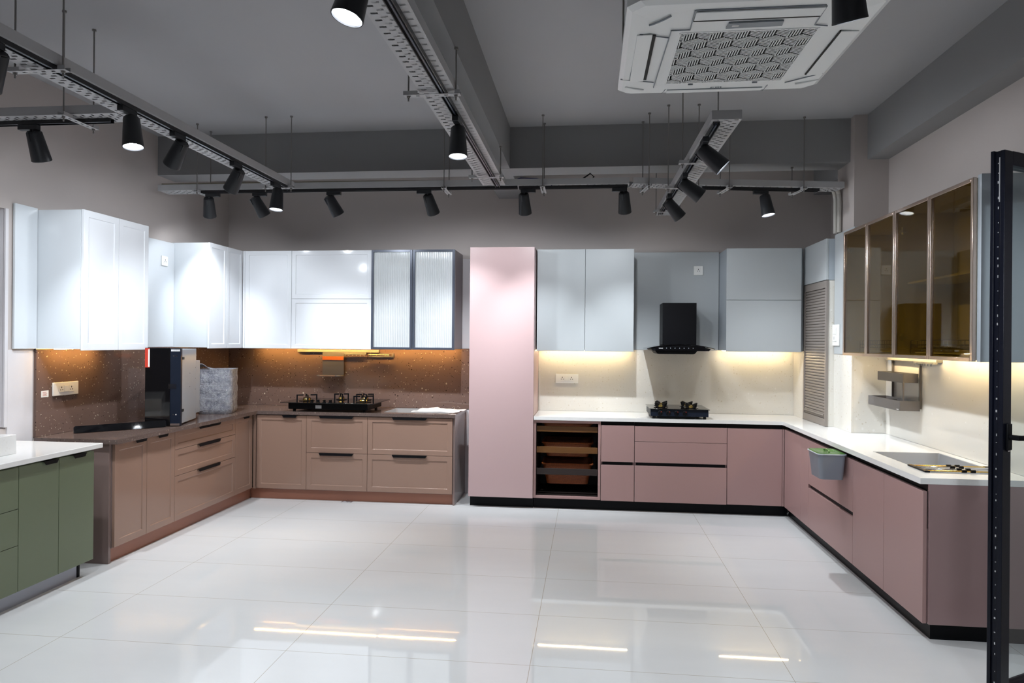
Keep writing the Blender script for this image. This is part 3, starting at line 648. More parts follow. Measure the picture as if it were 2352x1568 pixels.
# ------------------------------------------------------------------ sockets, switches, stickers
def socket(T, label, u0, u1, z0, z1, o, kinds, frame_in=0.0):
    r = thing('wall_socket', label, 'socket', T((u0+u1)/2, o, (z0+z1)/2), 'white sockets and switches')
    G(T).box(u0, u1, o, o+.010, z0, z1).build('cover_plate', m_plastic, r, bevel=0.003)
    n = len(kinds); h = (z1-z0)*0.5; zc = (z0+z1)/2; w = h; tot = w*n; ua = (u0+u1)/2 - tot/2
    for k, kind in enumerate(kinds):
        a, b = ua+w*k+.001, ua+w*(k+1)-.001; um = (a+b)/2
        s = G(T).box(a, b, o+.0102, o+.0135, zc-h/2, zc+h/2).build('module', m_plastic, r, bevel=0.001)
        if kind == 's':
            g = G(T)
            for du, dz, ww, hh in ((0, .22, .07, .12), (-.2, -.15, .09, .06), (.2, -.15, .09, .06)):
                g.box(um+(du-ww)*w, um+(du+ww)*w, o+.0136, o+.0142, zc+(dz-hh)*h, zc+(dz+hh)*h)
            g.build('pin_holes', m_slot, s)
        elif kind == 'r':
            G(T).box(a+.003, b-.003, o+.0136, o+.017, zc-h*.42, zc+h*.42).build('rocker', m_plastic, s, bevel=0.001)
    return r
socket(LF, 'white double socket plate on the brown splashback beside the small sticker', 4.449, 4.690, 1.112, 1.207, 0.0205, 'srs')
socket(LF, 'white single socket on the white panel between the left cabinets', 5.675, 5.762, 2.165, 2.252, 0.0205, 's')
socket(BK, 'white single socket on the blue-grey panel above the cooker hood', 1.003, 1.091, 2.179, 2.268, 0.0205, 's')
socket(BK, 'white double socket plate on the cream splashback by the tall pink cabinet', -0.324, -0.100, 1.118, 1.209, 0.0195, 'srs')
r = thing('wall_switch', 'white switch plate on the blue-grey panel beside the bronze cabinet', 'switch', (2.0, 5.87, 1.595), 'white sockets and switches')
G().box(1.9915, 2.002, 5.79, 5.955, 1.51, 1.682).build('cover_plate', m_plastic, r, bevel=0.003)
G().box(1.988, 1.9912, 5.835, 5.915, 1.605, 1.655).build('rocker', m_plastic, r, bevel=0.001)
G().box(1.988, 1.9912, 5.835, 5.872, 1.545, 1.595).build('rocker', m_plastic, r, bevel=0.001)
s = G().box(1.988, 1.9912, 5.874, 5.915, 1.545, 1.595).build('module', m_plastic, r, bevel=0.001)
G().box(1.987, 1.9879, 5.880, 5.888, 1.56, 1.585).build('indicator', m_acgrey, s)
t = tag(G(LF).box(4.353, 4.418, 0.0203, 0.0211, 1.111, 1.156).build('sticker', m_plastic, origin=LF(4.38, .02, 1.11)), 'small white sticker with tiny print on the brown splashback', 'sticker')
g = G(LF)
for k in range(4): g.box(4.365, 4.405-.006*(k % 2), 0.0212, 0.0214, 1.12+.008*k, 1.1225+.008*k)
g.build('print', m_red, t)

# ------------------------------------------------------------------ cooker hood
r = thing('cooker_hood', 'black cooker hood with curved glass canopy above the small hob', 'cooker hood', (0.83, 6.65, 1.42))
G().box(0.683, 0.992, 6.55, 6.828, 1.505, 1.895).build('chimney', m_black, r, bevel=0.002)
def arc(x0, x1, zmid, zend, n=18):
    return [(x0+(x1-x0)*k/n, zend+(zmid-zend)*(1-(2*k/n-1)**2)) for k in range(n+1)]
top = arc(0.525, 1.125, 1.513, 1.472); lowp = [(x, z-.006) for x, z in top]
G().prism(top + lowp[::-1], 1, 6.352, 6.80).build('glass_canopy', m_blackgl, r)
body = arc(0.565, 1.088, 1.505, 1.470)
G().prism(body + [(1.088, 1.462), (1.075, 1.450), (0.580, 1.450), (0.565, 1.462)], 1, 6.36, 6.80).build('body', m_black, r)
p = G().prism([(0.600, 1.449), (0.975, 1.449), (0.955, 1.425), (0.940, 1.420), (0.635, 1.420), (0.620, 1.425)], 1, 6.38, 6.76).build('oil_tray', m_black, r)
q = G().box(0.60, 1.04, 6.356, 6.3595, 1.455, 1.49).build('control_panel', m_blackgl, r)
for x in (0.70, 0.735, 0.775, 0.815, 0.855, 0.895, 0.935): G().lathe((x, 6.3558, 1.475), [(0.0045, 0.0), (0.0, -0.0004)], 10, axis=1).build('touch_button', m_acgrey, q)
G().box(0.632, 0.668, 6.3553, 6.3558, 1.470, 1.477).build('badge', m_label, q)

# ------------------------------------------------------------------ hobs
def pan_support(parent, cx, cy, z, r, h, n=4, rot=0.0, fat=0.006, style='bent'):
    for k in range(n):
        a = rot + 2*PI*k/n; c, s_ = math.cos(a), math.sin(a)
        T = lambda u, v, w, c=c, s_=s_: (cx+u*c-v*s_, cy+u*s_+v*c, z+w)
        g = G(T)
        if style == 'bent':
            g.box(r-.008, r+.004, -fat, fat, 0, h); g.box(r*.35, r-.008, -fat, fat, h-.012, h)
        else:
            g.prism([(r*.35, h*.45), (r*.35, h*.72), (r*1.05, h), (r*1.12, h*.9), (r*.95, 0.0), (r*.7, 0.0)], 1, -fat*1.3, fat*1.3)
        g.build('support_arm', m_black, parent, bevel=0.001)
t = thing('gas_hob', 'wide black glass gas hob standing loose on the brown worktop', 'hob', (-2.43, 6.45, 0.8435), 'gas hobs')
G().box(-2.845, -2.065, 6.30, 6.74, 0.862, 0.925).build('burner_box', m_black, t, bevel=0.004)
G().box(-2.895, -1.985, 6.23, 6.76, 0.926, 0.933).build('glass_top', m_blackgl, t, bevel=0.002)
for x in (-2.80, -2.11):
    for y in (6.34, 6.70): G().cyl((x, y, 0.844), (x, y, 0.862), 0.014, n=12).build('foot', m_black, t)
G().box(-2.575, -2.515, 6.2985, 6.2997, 0.872, 0.902).build('rating_label', m_label, t)
def burner(parent, cx, cy, z, r):
    b = G().lathe((cx, cy, z), [(r*2.0, 0), (r*2.05, .004), (r*1.5, .006), (r*1.2, .006)], 28).build('drip_ring', m_black, parent)
    G().lathe((cx, cy, z), [(r*1.05, .006), (r*1.08, .018), (r, .022), (r*.9, .022)], 24).build('brass_ring', m_brass, b)
    G().lathe((cx, cy, z), [(r*.95, .022), (r*.98, .030), (r*.6, .036), (0, .037)], 24).build('burner_cap', m_black, b)
    G().lathe((cx, cy, z), [(r*.86, .019), (r*.8, .0215), (0, .0215)], 16).build('burner_top', m_chrome, b)
    return b
for (x, y, rr_, hh) in ((-2.71, 6.42, .036, .062), (-2.43, 6.60, .026, .062), (-2.20, 6.63, .032, .060), (-2.13, 6.38, .036, .062)):
    burner(t, x, y, 0.9335, rr_); pan_support(t, x, y, 0.9335, rr_*2.6, hh, 4, 0.5)
for x in (-2.60, -2.54, -2.48, -2.42):
    G().lathe((x, 6.275, 0.9335), [(0.017, 0), (0.017, .004), (0.013, .006), (0.015, .024), (0.0, .025)], 20).build('knob', m_black, t)

t = thing('gas_hob', 'small black four-knob gas hob standing on the white worktop', 'hob', (0.80, 6.40, 0.8435), 'gas hobs')
x0, x1, y0, y1 = 0.555, 1.062, 6.275, 6.72
G().prism([(y0, .866), (y0+.008, .926), (y1, .926), (y1, .866)], 0, x0, x1).build('body', m_navy, t, bevel=0.003)
G().box(x0-.010, x1+.010, y0-.008, y1+.005, 0.927, 0.933).build('glass_top', m_blackgl, t, bevel=0.002)
for x in (x0+.03, x1-.03):
    for y in (y0+.03, y1-.03): G().box(x-.012, x+.012, y-.012, y+.012, 0.844, 0.866).build('foot', m_black, t)
G().box(x0+.06, x1-.10, y0+.02, y1-.05, 0.850, 0.8655).build('base_pan', m_black, t)
for k in range(4):
    x = 0.640+.068*k+.004*k
    kb = G().lathe((x, y0+.002, 0.896), [(0.022, 0), (0.022, -.004), (0.019, -.006), (0.018, -.014), (0.0, -.015)], 24, axis=1).build('knob', m_black, t)
    G().box(x-.003, x+.003, y0-.022, y0-.012, 0.880, 0.912).build('grip', m_black, kb)
    G().box(x+.001, x+.012, y0-.0135, y0-.0128, 0.905, 0.910).build('mark', m_red, kb)
for (x, y) in ((0.66, 6.42), (0.68, 6.60), (0.93, 6.42), (0.915, 6.60)):
    ring = G().lathe((x, y, 0.9335), [(0.062, 0), (0.066, .003), (0.06, .006), (0.045, .003), (0.03, .003)], 28).build('drip_ring', m_chrome, t)
    G().lathe((x, y, 0.9335), [(0.034, .003), (0.036, .018), (0.030, .024), (0.0, .026)], 20).build('burner', m_brass, ring)
    pan_support(t, x, y, 0.936, 0.060, 0.040, 4, 0.55, 0.006, 'wedge')
tag(G().box(0.44, 0.53, 6.30, 6.345, 0.8435, 0.8441).build('paper_slip', m_label, origin=(.48, 6.32, .8435)), 'small printed paper slip on the white worktop left of the hob', 'paper')

# ------------------------------------------------------------------ utensil rails
t = thing('utensil_rail', 'olive-grey wall rail with hanging shelf, hooks and copper bar over the brown splashback', 'rail', (-2.5, 6.81, 1.40), 'wall rails')
G().box(-2.975, -2.115, 6.795, 6.8305, 1.398, 1.425).build('rail', m_olive, t, bevel=0.002)
sh = G().box(-2.700, -2.476, 6.780, 6.786, 1.168, 1.396).build('hanging_plate', m_taupe, t, bevel=0.001)
G().box(-2.700, -2.476, 6.7765, 6.7795, 1.318, 1.356).build('wood_strip', m_orange, sh)
G().prism([(-2.700, 6.785), (-2.476, 6.785), (-2.476, 6.72), (-2.51, 6.68), (-2.70, 6.68), (-2.735, 6.72)], 2, 1.158, 1.1675).build('tray_shelf', m_taupe, sh)
G().box(-2.69, -2.53, 6.675, 6.6795, 1.159, 1.168).build('shelf_lip', m_copper, sh)
hk = G().box(-2.474, -2.245, 6.782, 6.790, 1.376, 1.397).build('hook_bar', m_olive, t)
for k in range(6): G().tube([(-2.462+.040*k, 6.786, 1.376), (-2.462+.040*k, 6.775, 1.366), (-2.462+.040*k, 6.760, 1.370)], 0.0025, 6).build('hook', m_olive, hk)
pl = G().box(-2.222, -1.965, 6.8105, 6.8300, 1.352, 1.392).build('back_plate', m_taupe, t)
bar = G().cyl((-2.222, 6.772, 1.378), (-1.985, 6.772, 1.372), 0.007, n=12).build('copper_bar', m_copper, t)
for x in (-2.216, -1.99): G().box(x-.005, x+.005, 6.765, 6.8102, 1.366, 1.386).build('bracket', m_copper, bar)

t = thing('utensil_rail', 'taupe wall rail with two hanging baskets over the cream splashback', 'rail', (2.24, 5.1, 1.40), 'wall rails')
G().box(2.216, 2.2562, 4.70, 5.46, 1.408, 1.428).build('rail', m_olive, t, bevel=0.002)
hk = G().box(2.190, 2.2155, 4.68, 4.95, 1.398, 1.412).build('hook_bar', m_olive, t)
for k in range(6): G().box(2.186, 2.1898, 4.70+.042*k, 4.715+.042*k, 1.386, 1.400).build('hook', m_slate, hk)
for y in (4.975, 5.40): G().box(2.238, 2.252, y-.006, y+.006, 1.085, 1.410).build('upright', m_taupe, t)
G().box(2.135, 2.145, 4.980, 4.992, 1.13, 1.262).build('upright', m_taupe, t)
def tub(name, x0, x1, y0, y1, z0, z1, dv):
    g = G(); w = 0.004
    g.box(x0, x1, y0, y1, z0, z0+w); g.box(x0, x0+w, y0, y1, z0+w, z1); g.box(x1-w, x1, y0, y1, z0+w, z1)
    g.box(x0+w, x1-w, y0, y0+w, z0+w, z1); g.box(x0+w, x1-w, y1-w, y1, z0+w, z1)
    for y in dv: g.box(x0+w, x1-w, y-.002, y+.002, z0+w, z1-.01)
    return g.build(name, m_taupe, t, bevel=0.001)
tub('basket', 2.135, 2.236, 4.980, 5.395, 1.262, 1.326, ())
tub('basket', 2.105, 2.236, 4.955, 5.485, 1.072, 1.140, (5.13, 5.30))
G().box(2.1038, 2.1048, 4.97, 5.0, 1.078, 1.084).build('badge', m_label, t)

# ------------------------------------------------------------------ grey bin hung on the drawer
t = thing('waste_bin', 'grey plastic bin with green lid hanging on the pink drawer front', 'bin', (1.62, 4.88, 0.60))
bx0, bx1, by0, by1 = 1.518, 1.706, 4.76, 5.03
cx, cyy = (bx0+bx1)/2, (by0+by1)/2
G().loft([rrect(cx+.004, cyy, .150, .205, .025, .622), rrect(cx+.003, cyy, .160, .215, .028, .68), rrect(cx, cyy, .178, .24, .03, .788),
          rrect(cx, cyy, .170, .232, .028, .788), rrect(cx+.003, cyy, .150, .20, .025, .63)]).build('tub', m_bin, t)
pts = rrect(cx, cyy, .186, .252, .035, .790); pts.append(pts[0]); G().tube(pts, 0.004, 8).build('rim', m_binrim, t)
lid = G().loft([rrect(cx, cyy, .182, .246, .034, .7905), rrect(cx, cyy, .176, .24, .03, .797), rrect(cx, cyy, .12, .18, .03, .799), rrect(cx, cyy, .11, .17, .03, .796)]).build('lid', m_binlid, t)
G().tube([(cx, cyy-.05, .798), (cx, cyy-.04, .806), (cx, cyy+.04, .806), (cx, cyy+.05, .798)], 0.005, 8).build('lid_grip', m_binlid, lid)
G().box(1.700, 1.7085, 4.80, 4.99, 0.7765, 0.779).build('hook', m_binrim, t)

# ------------------------------------------------------------------ loose appliances on the brown worktop
P1 = Vector((-3.150, 5.045)); sv = Vector((-.27, .963)).normalized(); fv = Vector((-.963, -.27)).normalized()
OV = lambda a, b, z: (P1.x+fv.x*a+sv.x*b, P1.y+fv.y*a+sv.y*b, z)       # a along the glass face to the left, b into depth
t = thing('built_in_appliance', 'black glass-fronted steel-cased appliance standing on end on the brown worktop', 'appliance', OV(.12, .28, .8435))
G(OV).box(0.078, 0.258, -0.010, 0.012, 0.846, 1.452).build('glass_front', m_blackgl, t, bevel=0.002)
fr_ = G(OV).box(0.0, 0.077, -0.008, 0.030, 0.846, 1.448).build('front_frame', m_navy, t, bevel=0.002)
for zz in (0.93, 1.385):
    G(OV).box(0.028, 0.038, -0.0088, -0.0081, zz, zz+.009).build('screw', m_chrome, fr_)
    G(OV).box(0.048, 0.058, -0.0088, -0.0081, zz, zz+.009).build('screw_hole', m_slot, fr_)
G(OV).box(0.006, 0.071, -0.0095, -0.0081, 1.425, 1.440).build('rating_label', m_label, fr_)
G(OV).box(0.004, 0.073, -0.014, -0.0085, 0.849, 0.866).build('end_bracket', m_chrome, fr_)
G(OV).box(0.030, 0.090, -0.0115, -0.0105, 1.135, 1.172).build('tape', m_film, fr_)
cs = G(OV).box(0.010, 0.235, 0.031, 0.44, 0.858, 1.440).box(0.010, 0.235, 0.44, 0.55, 0.90, 1.34).build('steel_case', m_casegrey, t, bevel=0.002)
for zz in (0.95, 1.36): G(OV).box(0.000, 0.0098, 0.05, 0.085, zz, zz+.02).build('clip', m_slot, cs)
for (b, zz) in ((.26, 1.24), (.26, 1.13), (.42, 1.28), (.42, 1.19), (.42, 1.10)): G(OV).box(0.0092, 0.0099, b, b+.008, zz, zz+.006).build('hole', m_slot, cs)
lab = G(OV).box(0.225, 0.259, -0.0112, -0.0101, 1.30, 1.449).build('red_label', m_red, t); lab['label'] = 'red and white label on the glass edge'
G(OV).box(0.225, 0.236, -0.0120, -0.0113, 1.305, 1.44).build('label_strip', m_plastic, lab)
# wrapped box
t = thing('wrapped_box', 'box-shaped item in bubble wrap behind the steel-cased appliance', 'parcel', (-3.40, 6.05, 0.8435))
th_ = 0.32; ca, sa = math.cos(th_), math.sin(th_)
WB = lambda x, y, z: (-3.415+x*ca-y*sa, 6.055+x*sa+y*ca, z)
rings = []
for k in range(15):
    zz = 0.844+0.405*k/14; rr_ = 1+0.012*math.sin(k*1.9)+0.006*math.sin(k*4.1)
    sag = 0.93 if k in (0,) else 1.0
    rings.append([(x*rr_*sag*(1+.008*math.sin(9*y+k)), y*rr_*sag*(1+.008*math.sin(11*x+2*k)), z) for (x, y, z) in rrect(0, 0, .30, .33, .05, zz)])
G(WB).loft(rings).build('wrapping', m_bubble, t)
g = G(WB); n = 14; vs = []; fs = []
for i in range(n):
    for j in range(6):
        a = i/(n-1); b = j/5
        vs.append((-.165+.26*a, -.16+.12*b, 1.246+.05*math.exp(-((a-.2)/.22)**2)*(1-.5*b)+.006*math.sin(7*a+5*b)))
for i in range(n-1):
    for j in range(5): fs.append((i*6+j, (i+1)*6+j, (i+1)*6+j+1, i*6+j+1))
o = g.add(vs, fs).build('loose_flap', m_bubble, t); md = o.modifiers.new('thick', 'SOLIDIFY'); md.thickness = 0.003
# black panel strip leaning on edge
sp_mid = Vector((-3.352, 4.815, 0.874))
nrm = ((Vector((0, 0, 1.523))-sp_mid).normalized() + (Vector((-0.714, 3.684, 2.56))-sp_mid).normalized()).normalized()
sd = Vector((-nrm.y, nrm.x)).normalized(); tilt = math.asin(nrm.z); a0 = Vector((sp_mid.x, sp_mid.y)) - sd*0.405
nx, ny = sd.y*-1*-1, -sd.x      # normal pointing to the room
def PS(u, w, h):   # u along, w out of the face, h up the face
    ct, st_ = math.cos(tilt), math.sin(tilt)
    out = w*ct - h*st_; zz = h*ct + w*st_
    return (a0.x+sd.x*u+sd.y*out, a0.y+sd.y*u-sd.x*out, 0.8465+zz)
t = thing('panel_strip', 'long black glossy control panel strip lying on edge on the brown worktop', 'panel strip', PS(.31, 0, 0))
pol = [(0.008, 0), (0.602, 0), (0.61, .008), (0.61, .044), (0.602, .052), (0.008, .052), (0, .044), (0, .008)]
g = G(lambda u, h, w: PS(u, w, h)); g.prism(pol, 2, -.006, 0.0); g.build('glass_strip', m_blackgl, t)
g = G(PS); g.box(0.0, 0.02, -.022, -.0065, .006, .046); g.box(.03, .58, -.018, -.0065, .01, .042); g.build('back_frame', m_taupe, t)

# paper on the left sink
vs, fs = [], []
nu, nv = 16, 8
for i in range(nu+1):
    for j in range(nv+1):
        a, b = i/nu, j/nv
        x = -1.66+.45*a+.04*b; y = 6.345+.20*b+.05*a
        z = 0.853+.014*abs(math.sin(3.1*a*PI/2+b))*b+.030*max(0, 1-abs(a-.36)*5)*(.35+.65*b)+.006*math.sin(13*a+7*b)
        vs.append((x, y, z))
for i in range(nu):
    for j in range(nv):
        k = i*(nv+1)+j; fs.append((k, k+nv+1, k+nv+2, k+1))
o = G().add(vs, fs).build('paper_sheet', m_paper, origin=(-1.45, 6.45, .845)); md = o.modifiers.new('thick', 'SOLIDIFY'); md.thickness = 0.001
tag(o, 'crumpled white paper sheet lying over the left sink', 'paper')
# scrap of clear film on the floor
vs, fs = [], []
for i in range(9):
    for j in range(5):
        a, b = i/8, j/4
        vs.append((-2.30+.10*a, 6.25+.05*b, 0.004+.016*abs(math.sin(5*a+2*b))*(1-abs(2*a-1))))
for i in range(8):
    for j in range(4): fs.append((i*5+j, (i+1)*5+j, (i+1)*5+j+1, i*5+j+1))
o = G().add(vs, fs).build('film_scrap', m_film, origin=(-2.25, 6.27, .002)); md = o.modifiers.new('thick', 'SOLIDIFY'); md.thickness = 0.001
tag(o, 'scrap of clear plastic film on the floor by the copper-brown plinth', 'scrap')

# ------------------------------------------------------------------ glass door at right
D0 = Vector((1.668, 3.095)); dd = Vector((.848, .53)).normalized(); dn = Vector((dd.y, -dd.x))
DR = lambda u, w, z: (D0.x+dd.x*u+dn.x*w, D0.y+dd.y*u+dn.y*w, z)   # w towards the camera side
door = bpy.data.objects.new('door_1', None); COL.objects.link(door); door.location = DR(.3, .02, 0.01); door['kind'] = 'structure'
DZ0, DZ1, DW = 0.012, 2.335, 0.66
g = G(DR)
g.box(0.0, 0.012, 0.0, 0.014, DZ0, DZ1); g.box(0.0, 0.058, 0.038, 0.056, DZ0, DZ1-.004); g.box(0.008, 0.058, 0.014, 0.038, DZ0, DZ1-.003); g.box(.012, .058, 0.0, .014, DZ0, DZ1)
g.box(DW-.06, DW, 0.0, 0.056, DZ0, DZ1-.003); g.box(0.058, DW-.06, 0.0, 0.056, DZ1-.062, DZ1-.003); g.box(0.058, DW-.06, 0.0, 0.056, DZ0, DZ0+.085)
g.build('door_frame', m_doorframe, door, bevel=0.0015)
G(DR).box(0.0582, DW-.0602, 0.024, 0.032, DZ0+.0852, DZ1-.0622).build('glass_pane', m_clear, door)
g = G(DR)
g.box(0.0066, 0.0079, 0.030, 0.0345, 2.12, DZ1-.03)
rnd = random.Random(3)
for k in range(46):
    zz = DZ1-.05-.049*k+rnd.uniform(-.012, .012)
    if zz < .05: continue
    h = rnd.choice((.003, .004, .007, .01)); g.box(0.0060, 0.0079, 0.024+rnd.uniform(0, .004), 0.030, zz, zz+h)
g.build('lock_strip', m_steel, door)
hd = G(DR).box(0.018, 0.052, 0.0565, 0.066, 1.09, 1.20).build('handle', m_black, door, bevel=0.004)
G(DR).tube([(.035, .066, 1.145), (.035, .10, 1.145), (.05, .108, 1.145), (.16, .112, 1.150)], 0.011, 10).build('lever', m_black, hd)
G(DR).box(0.028, 0.042, 0.0565, 0.062, 1.085, 1.089).build('screw', m_chrome, hd)

# ------------------------------------------------------------------ cable trays, tracks and hangers
def frame2(p, q):
    p = Vector((p[0], p[1])); q = Vector((q[0], q[1])); d = (q-p); Ln = d.length; d.normalize(); n = Vector((d.y, -d.x))
    return p, d, n, Ln       # n points to the right of the direction of travel
def tray(label, p, q, z, w=0.15, h=0.048, endplate=False, trk=None, track_span=None):
    """perforated tray; p-q is its left edge when looking from p to q, it extends w to the right; slots are real openings"""
    p, d, n, Ln = frame2(p, q)
    T = lambda s_, t_, zz: (p.x+d.x*s_+n.x*t_, p.y+d.y*s_+n.y*t_, z+zz)
    r = thing('cable_tray', label, 'cable tray', T(Ln/2, w/2, 0), 'perforated cable trays')
    g = G(T); th = 0.0016
    pitch = 0.028; N = int(Ln/pitch); pitch = Ln/N
    rows = 5; mg = 0.012; rw = (w-2*mg)/rows
    for zz in (0.0, th):
        vs = {}; verts = []; faces = []
        def V(a, b):
            k = (round(a, 5), round(b, 5))
            if k not in vs: vs[k] = len(verts); verts.append((a, b, zz))
            return vs[k]
        for j in range(rows):
            for i in range(N):
                a0_, a1_ = i*pitch, (i+1)*pitch; b0, b1 = mg+j*rw, mg+(j+1)*rw
                if (i+j) % 2 == 0:
                    c0, c1 = a0_+pitch*.27, a0_+pitch*.75; e0, e1 = b0+rw*.02, b1-rw*.02
                    A = [V(a0_, b0), V(a1_, b0), V(a1_, b1), V(a0_, b1)]; B = [V(c0, e0), V(c1, e0), V(c1, e1), V(c0, e1)]
                    for k in range(4): faces.append((A[k], A[(k+1) % 4], B[(k+1) % 4], B[k]))
                else: faces.append((V(a0_, b0), V(a1_, b0), V(a1_, b1), V(a0_, b1)))
        for i in range(N):
            a0_, a1_ = i*pitch, (i+1)*pitch
            faces.append((V(a0_, 0), V(a1_, 0), V(a1_, mg), V(a0_, mg))); faces.append((V(a0_, w-mg), V(a1_, w-mg), V(a1_, w), V(a0_, w)))
        g.add(verts, faces)
    g.box(0, Ln, -th, 0, 0, h); g.box(0, Ln, w, w+th, 0, h)
    g.box(0, Ln, 0, 0.010, h-th, h); g.box(0, Ln, w-.010, w, h-th, h)
    if endplate: g.box(-th, 0, 0, w, 0, h)
    g.build('tray_body', m_tray, r, smooth=False)
    return r, T, Ln
def track(label, T, s0, s1, t, zoff=0.0):
    r = thing('lighting_track', label, 'lighting track', T((s0+s1)/2, t, -.022+zoff), 'black lighting tracks')
    g = G(T); w = 0.0175
    g.box(s0, s1, t-w, t-w+.004, -.022+zoff, -.0005+zoff); g.box(s0, s1, t+w-.004, t+w, -.022+zoff, -.0005+zoff); g.box(s0, s1, t-w+.004, t+w-.004, -.0045+zoff, -.0005+zoff)
    g.build('channel', m_track, r)
    G(T).box(s0+.01, s1-.01, t-.0035, t+.0035, -.018+zoff, -.0048+zoff).build('centre_rib', m_slate, r)
    return r
ZT = 2.745
trayC, TC, LC = tray('grey perforated cable tray running from the camera beside the ceiling beam', (-0.835, 1.2), (-0.835, 5.35), ZT, w=0.175)
trayL, TL_, LL = tray('grey perforated cable tray running from the upper left corner to the back tray', (-2.552, 1.8), (-2.552, 5.33), ZT, w=0.18)
trayX, TX, LX = tray('short grey cable tray joining the left tray from the left wall', (-3.75, 3.63), (-2.562, 3.63), ZT)
trayB, TB, LB = tray('long grey perforated cable tray across the room under the back beam', (-3.57, 5.515), (0.30, 5.545), ZT+.006)
trayB2, TB2, LB2 = tray('grey perforated cable tray from the back tray joint to the right pillar', (0.303, 5.545), (1.96, 5.815), ZT+.006)
trayR, TR, LR = tray('short grey cable tray with closed end on the right side', (0.632, 3.70), (0.600, 6.45), 2.692, endplate=True)
track('black lighting track under the centre cable tray', TC, 0.3, LC-.02, 0.118)
track('black lighting track under the left cable tray', TL_, 0.2, LL-.02, 0.150)
track('black lighting track under the short tray at far left', TX, 0.1, 1.10, 0.06)
track('black lighting track under the left part of the back cable tray', TB, 0.33, 3.0, 0.118)
track('black lighting track under the right part of the back cable tray', TB, 3.01, LB-.01, 0.105)
track('black lighting track under the back tray by the right pillar', TB2, 0.55, LB2-.18, 0.095)
track('black lighting track under the right-hand cable tray', TR, 0.03, LR-.12, 0.028)
def hanger(label, T, s, t0, t1, tops, zoff=0.0, base=ZT, w=0.15):
    """trapeze hanger: a slotted strut below the tray on two threaded rods"""
    r = thing('trapeze_hanger', label, 'hanger', T(s, (t0+t1)/2, -.034+zoff), 'tray hangers')
    g = G(T); a, b = s-.019, s+.019; zt, zb = -.0235+zoff, -.0255+zoff
    n = 6; st = (t1-t0)/n
    for k in range(n):
        u = t0+st*k
        g.box(a, b, u, u+st*.28, zb, zt); g.box(a, b, u+st*.72, u+st, zb, zt); g.box(a, s-.006, u+st*.28, u+st*.72, zb, zt); g.box(s+.006, b, u+st*.28, u+st*.72, zb, zt)
    for (ta, tb) in ((t0, -.004), (w+.005, t1)): g.box(a, a+.002, ta, tb, zt, zt+.018); g.box(b-.002, b, ta, tb, zt, zt+.018)
    g.build('strut', m_tray, r, smooth=False)
    for t_, top in zip((t0+.022, t1-.022), tops):
        rod = G(T).cyl((s, t_, -.052+zoff), (s, t_, top-base), 0.0042, n=8).build('threaded_rod', m_zinc, r)
        g = G(T); g.cyl((s, t_, zb-.010), (s, t_, zb-.0002), 0.009, n=6); g.cyl((s, t_, zt+.001), (s, t_, zt+.010), 0.009, n=6); g.cyl((s, t_, top-base-.012), (s, t_, top-base-.0003), 0.011, n=8)
        g.build('nut', m_zinc, rod)
    return r
hanger('hanger with slotted strut on the centre tray, nearer the camera', TC, 2.10, -.075, .205, (ZC, 2.95), w=.175)
hanger('hanger with slotted strut at the far end of the centre tray', TC, 3.80, -.05, .205, (2.95, 2.95), w=.175)
hanger('hanger on the left tray near the top left corner of the photo', TL_, 1.05, -.06, .22, (ZC, ZC), w=.18)
hanger('hanger at the far end of the left tray', TL_, 3.42, -.03, .225, (ZC, ZC), w=.18)
hanger('hanger on the short tray at far left', TX, 0.92, -.05, .22, (ZC, ZC))
bt = ZT+.006
for T_, s_, lab in ((TB, 0.36, 'hanger at the left end of the back tray'), (TB, 2.42, 'hanger on the back tray left of the centre tray'), (TB, 3.20, 'hanger on the back tray right of the centre tray'),
                (TB2, 0.12, 'hanger on the back tray just left of the right-hand tray'), (TB2, 0.75, 'hanger on the back tray just right of the right-hand tray'), (TB2, 1.34, 'hanger on the back tray nearest the pillar')):
    hanger(lab, T_, s_, -.05, .20, [2.95 if T_(s_, k, 0)[1] > 5.645 else ZC for k in (-.028, .178)], base=bt)
hanger('hanger on the right-hand tray, nearer the camera', TR, 0.80, -.06, .205, (ZC, ZC), base=2.692)
hanger('hanger in the middle of the right-hand tray', TR, 1.52, -.06, .205, (ZC, ZC), base=2.692)
hanger('hanger at the far end of the right-hand tray', TR, 2.45, -.05, .20, (ZC, ZC), base=2.692)
# conduits on the back tray and down the pillar
tag(G().tube([(-2.5, 5.44, 2.768), (-3.40, 5.44, 2.768), (-3.60, 5.45, 2.79), (-3.62, 5.50, 2.83), (-3.5, 5.54, 2.838), (-2.2, 5.56, 2.84), (-1.2, 5.60, 2.84)], 0.0125, 10).build('conduit', m_conduity, origin=(-3, 5.6, 2.85)), 'yellowed cable conduit lying above the left end of the back tray', 'conduit', 'cable conduits')
tag(G().tube([(1.75, 5.70, 2.773), (1.90, 5.735, 2.774), (1.965, 5.78, 2.772), (1.993, 5.82, 2.74), (2.0, 5.82, 2.69), (2.0, 5.82, 2.39+.035)], 0.018, 12).build('conduit', m_conduit, origin=(2, 5.8, 2.5)), 'pale conduit nearer the camera, bending from tray down the pillar', 'conduit', 'cable conduits')
tag(G().tube([(1.75, 5.74, 2.773), (1.89, 5.77, 2.774), (1.955, 5.83, 2.772), (1.985, 5.88, 2.74), (1.992, 5.88, 2.69), (1.992, 5.88, 2.39+.035)], 0.018, 12).build('conduit', m_conduit, origin=(2, 5.88, 2.5)), 'pale conduit further from the camera, bending from tray down the pillar', 'conduit', 'cable conduits')
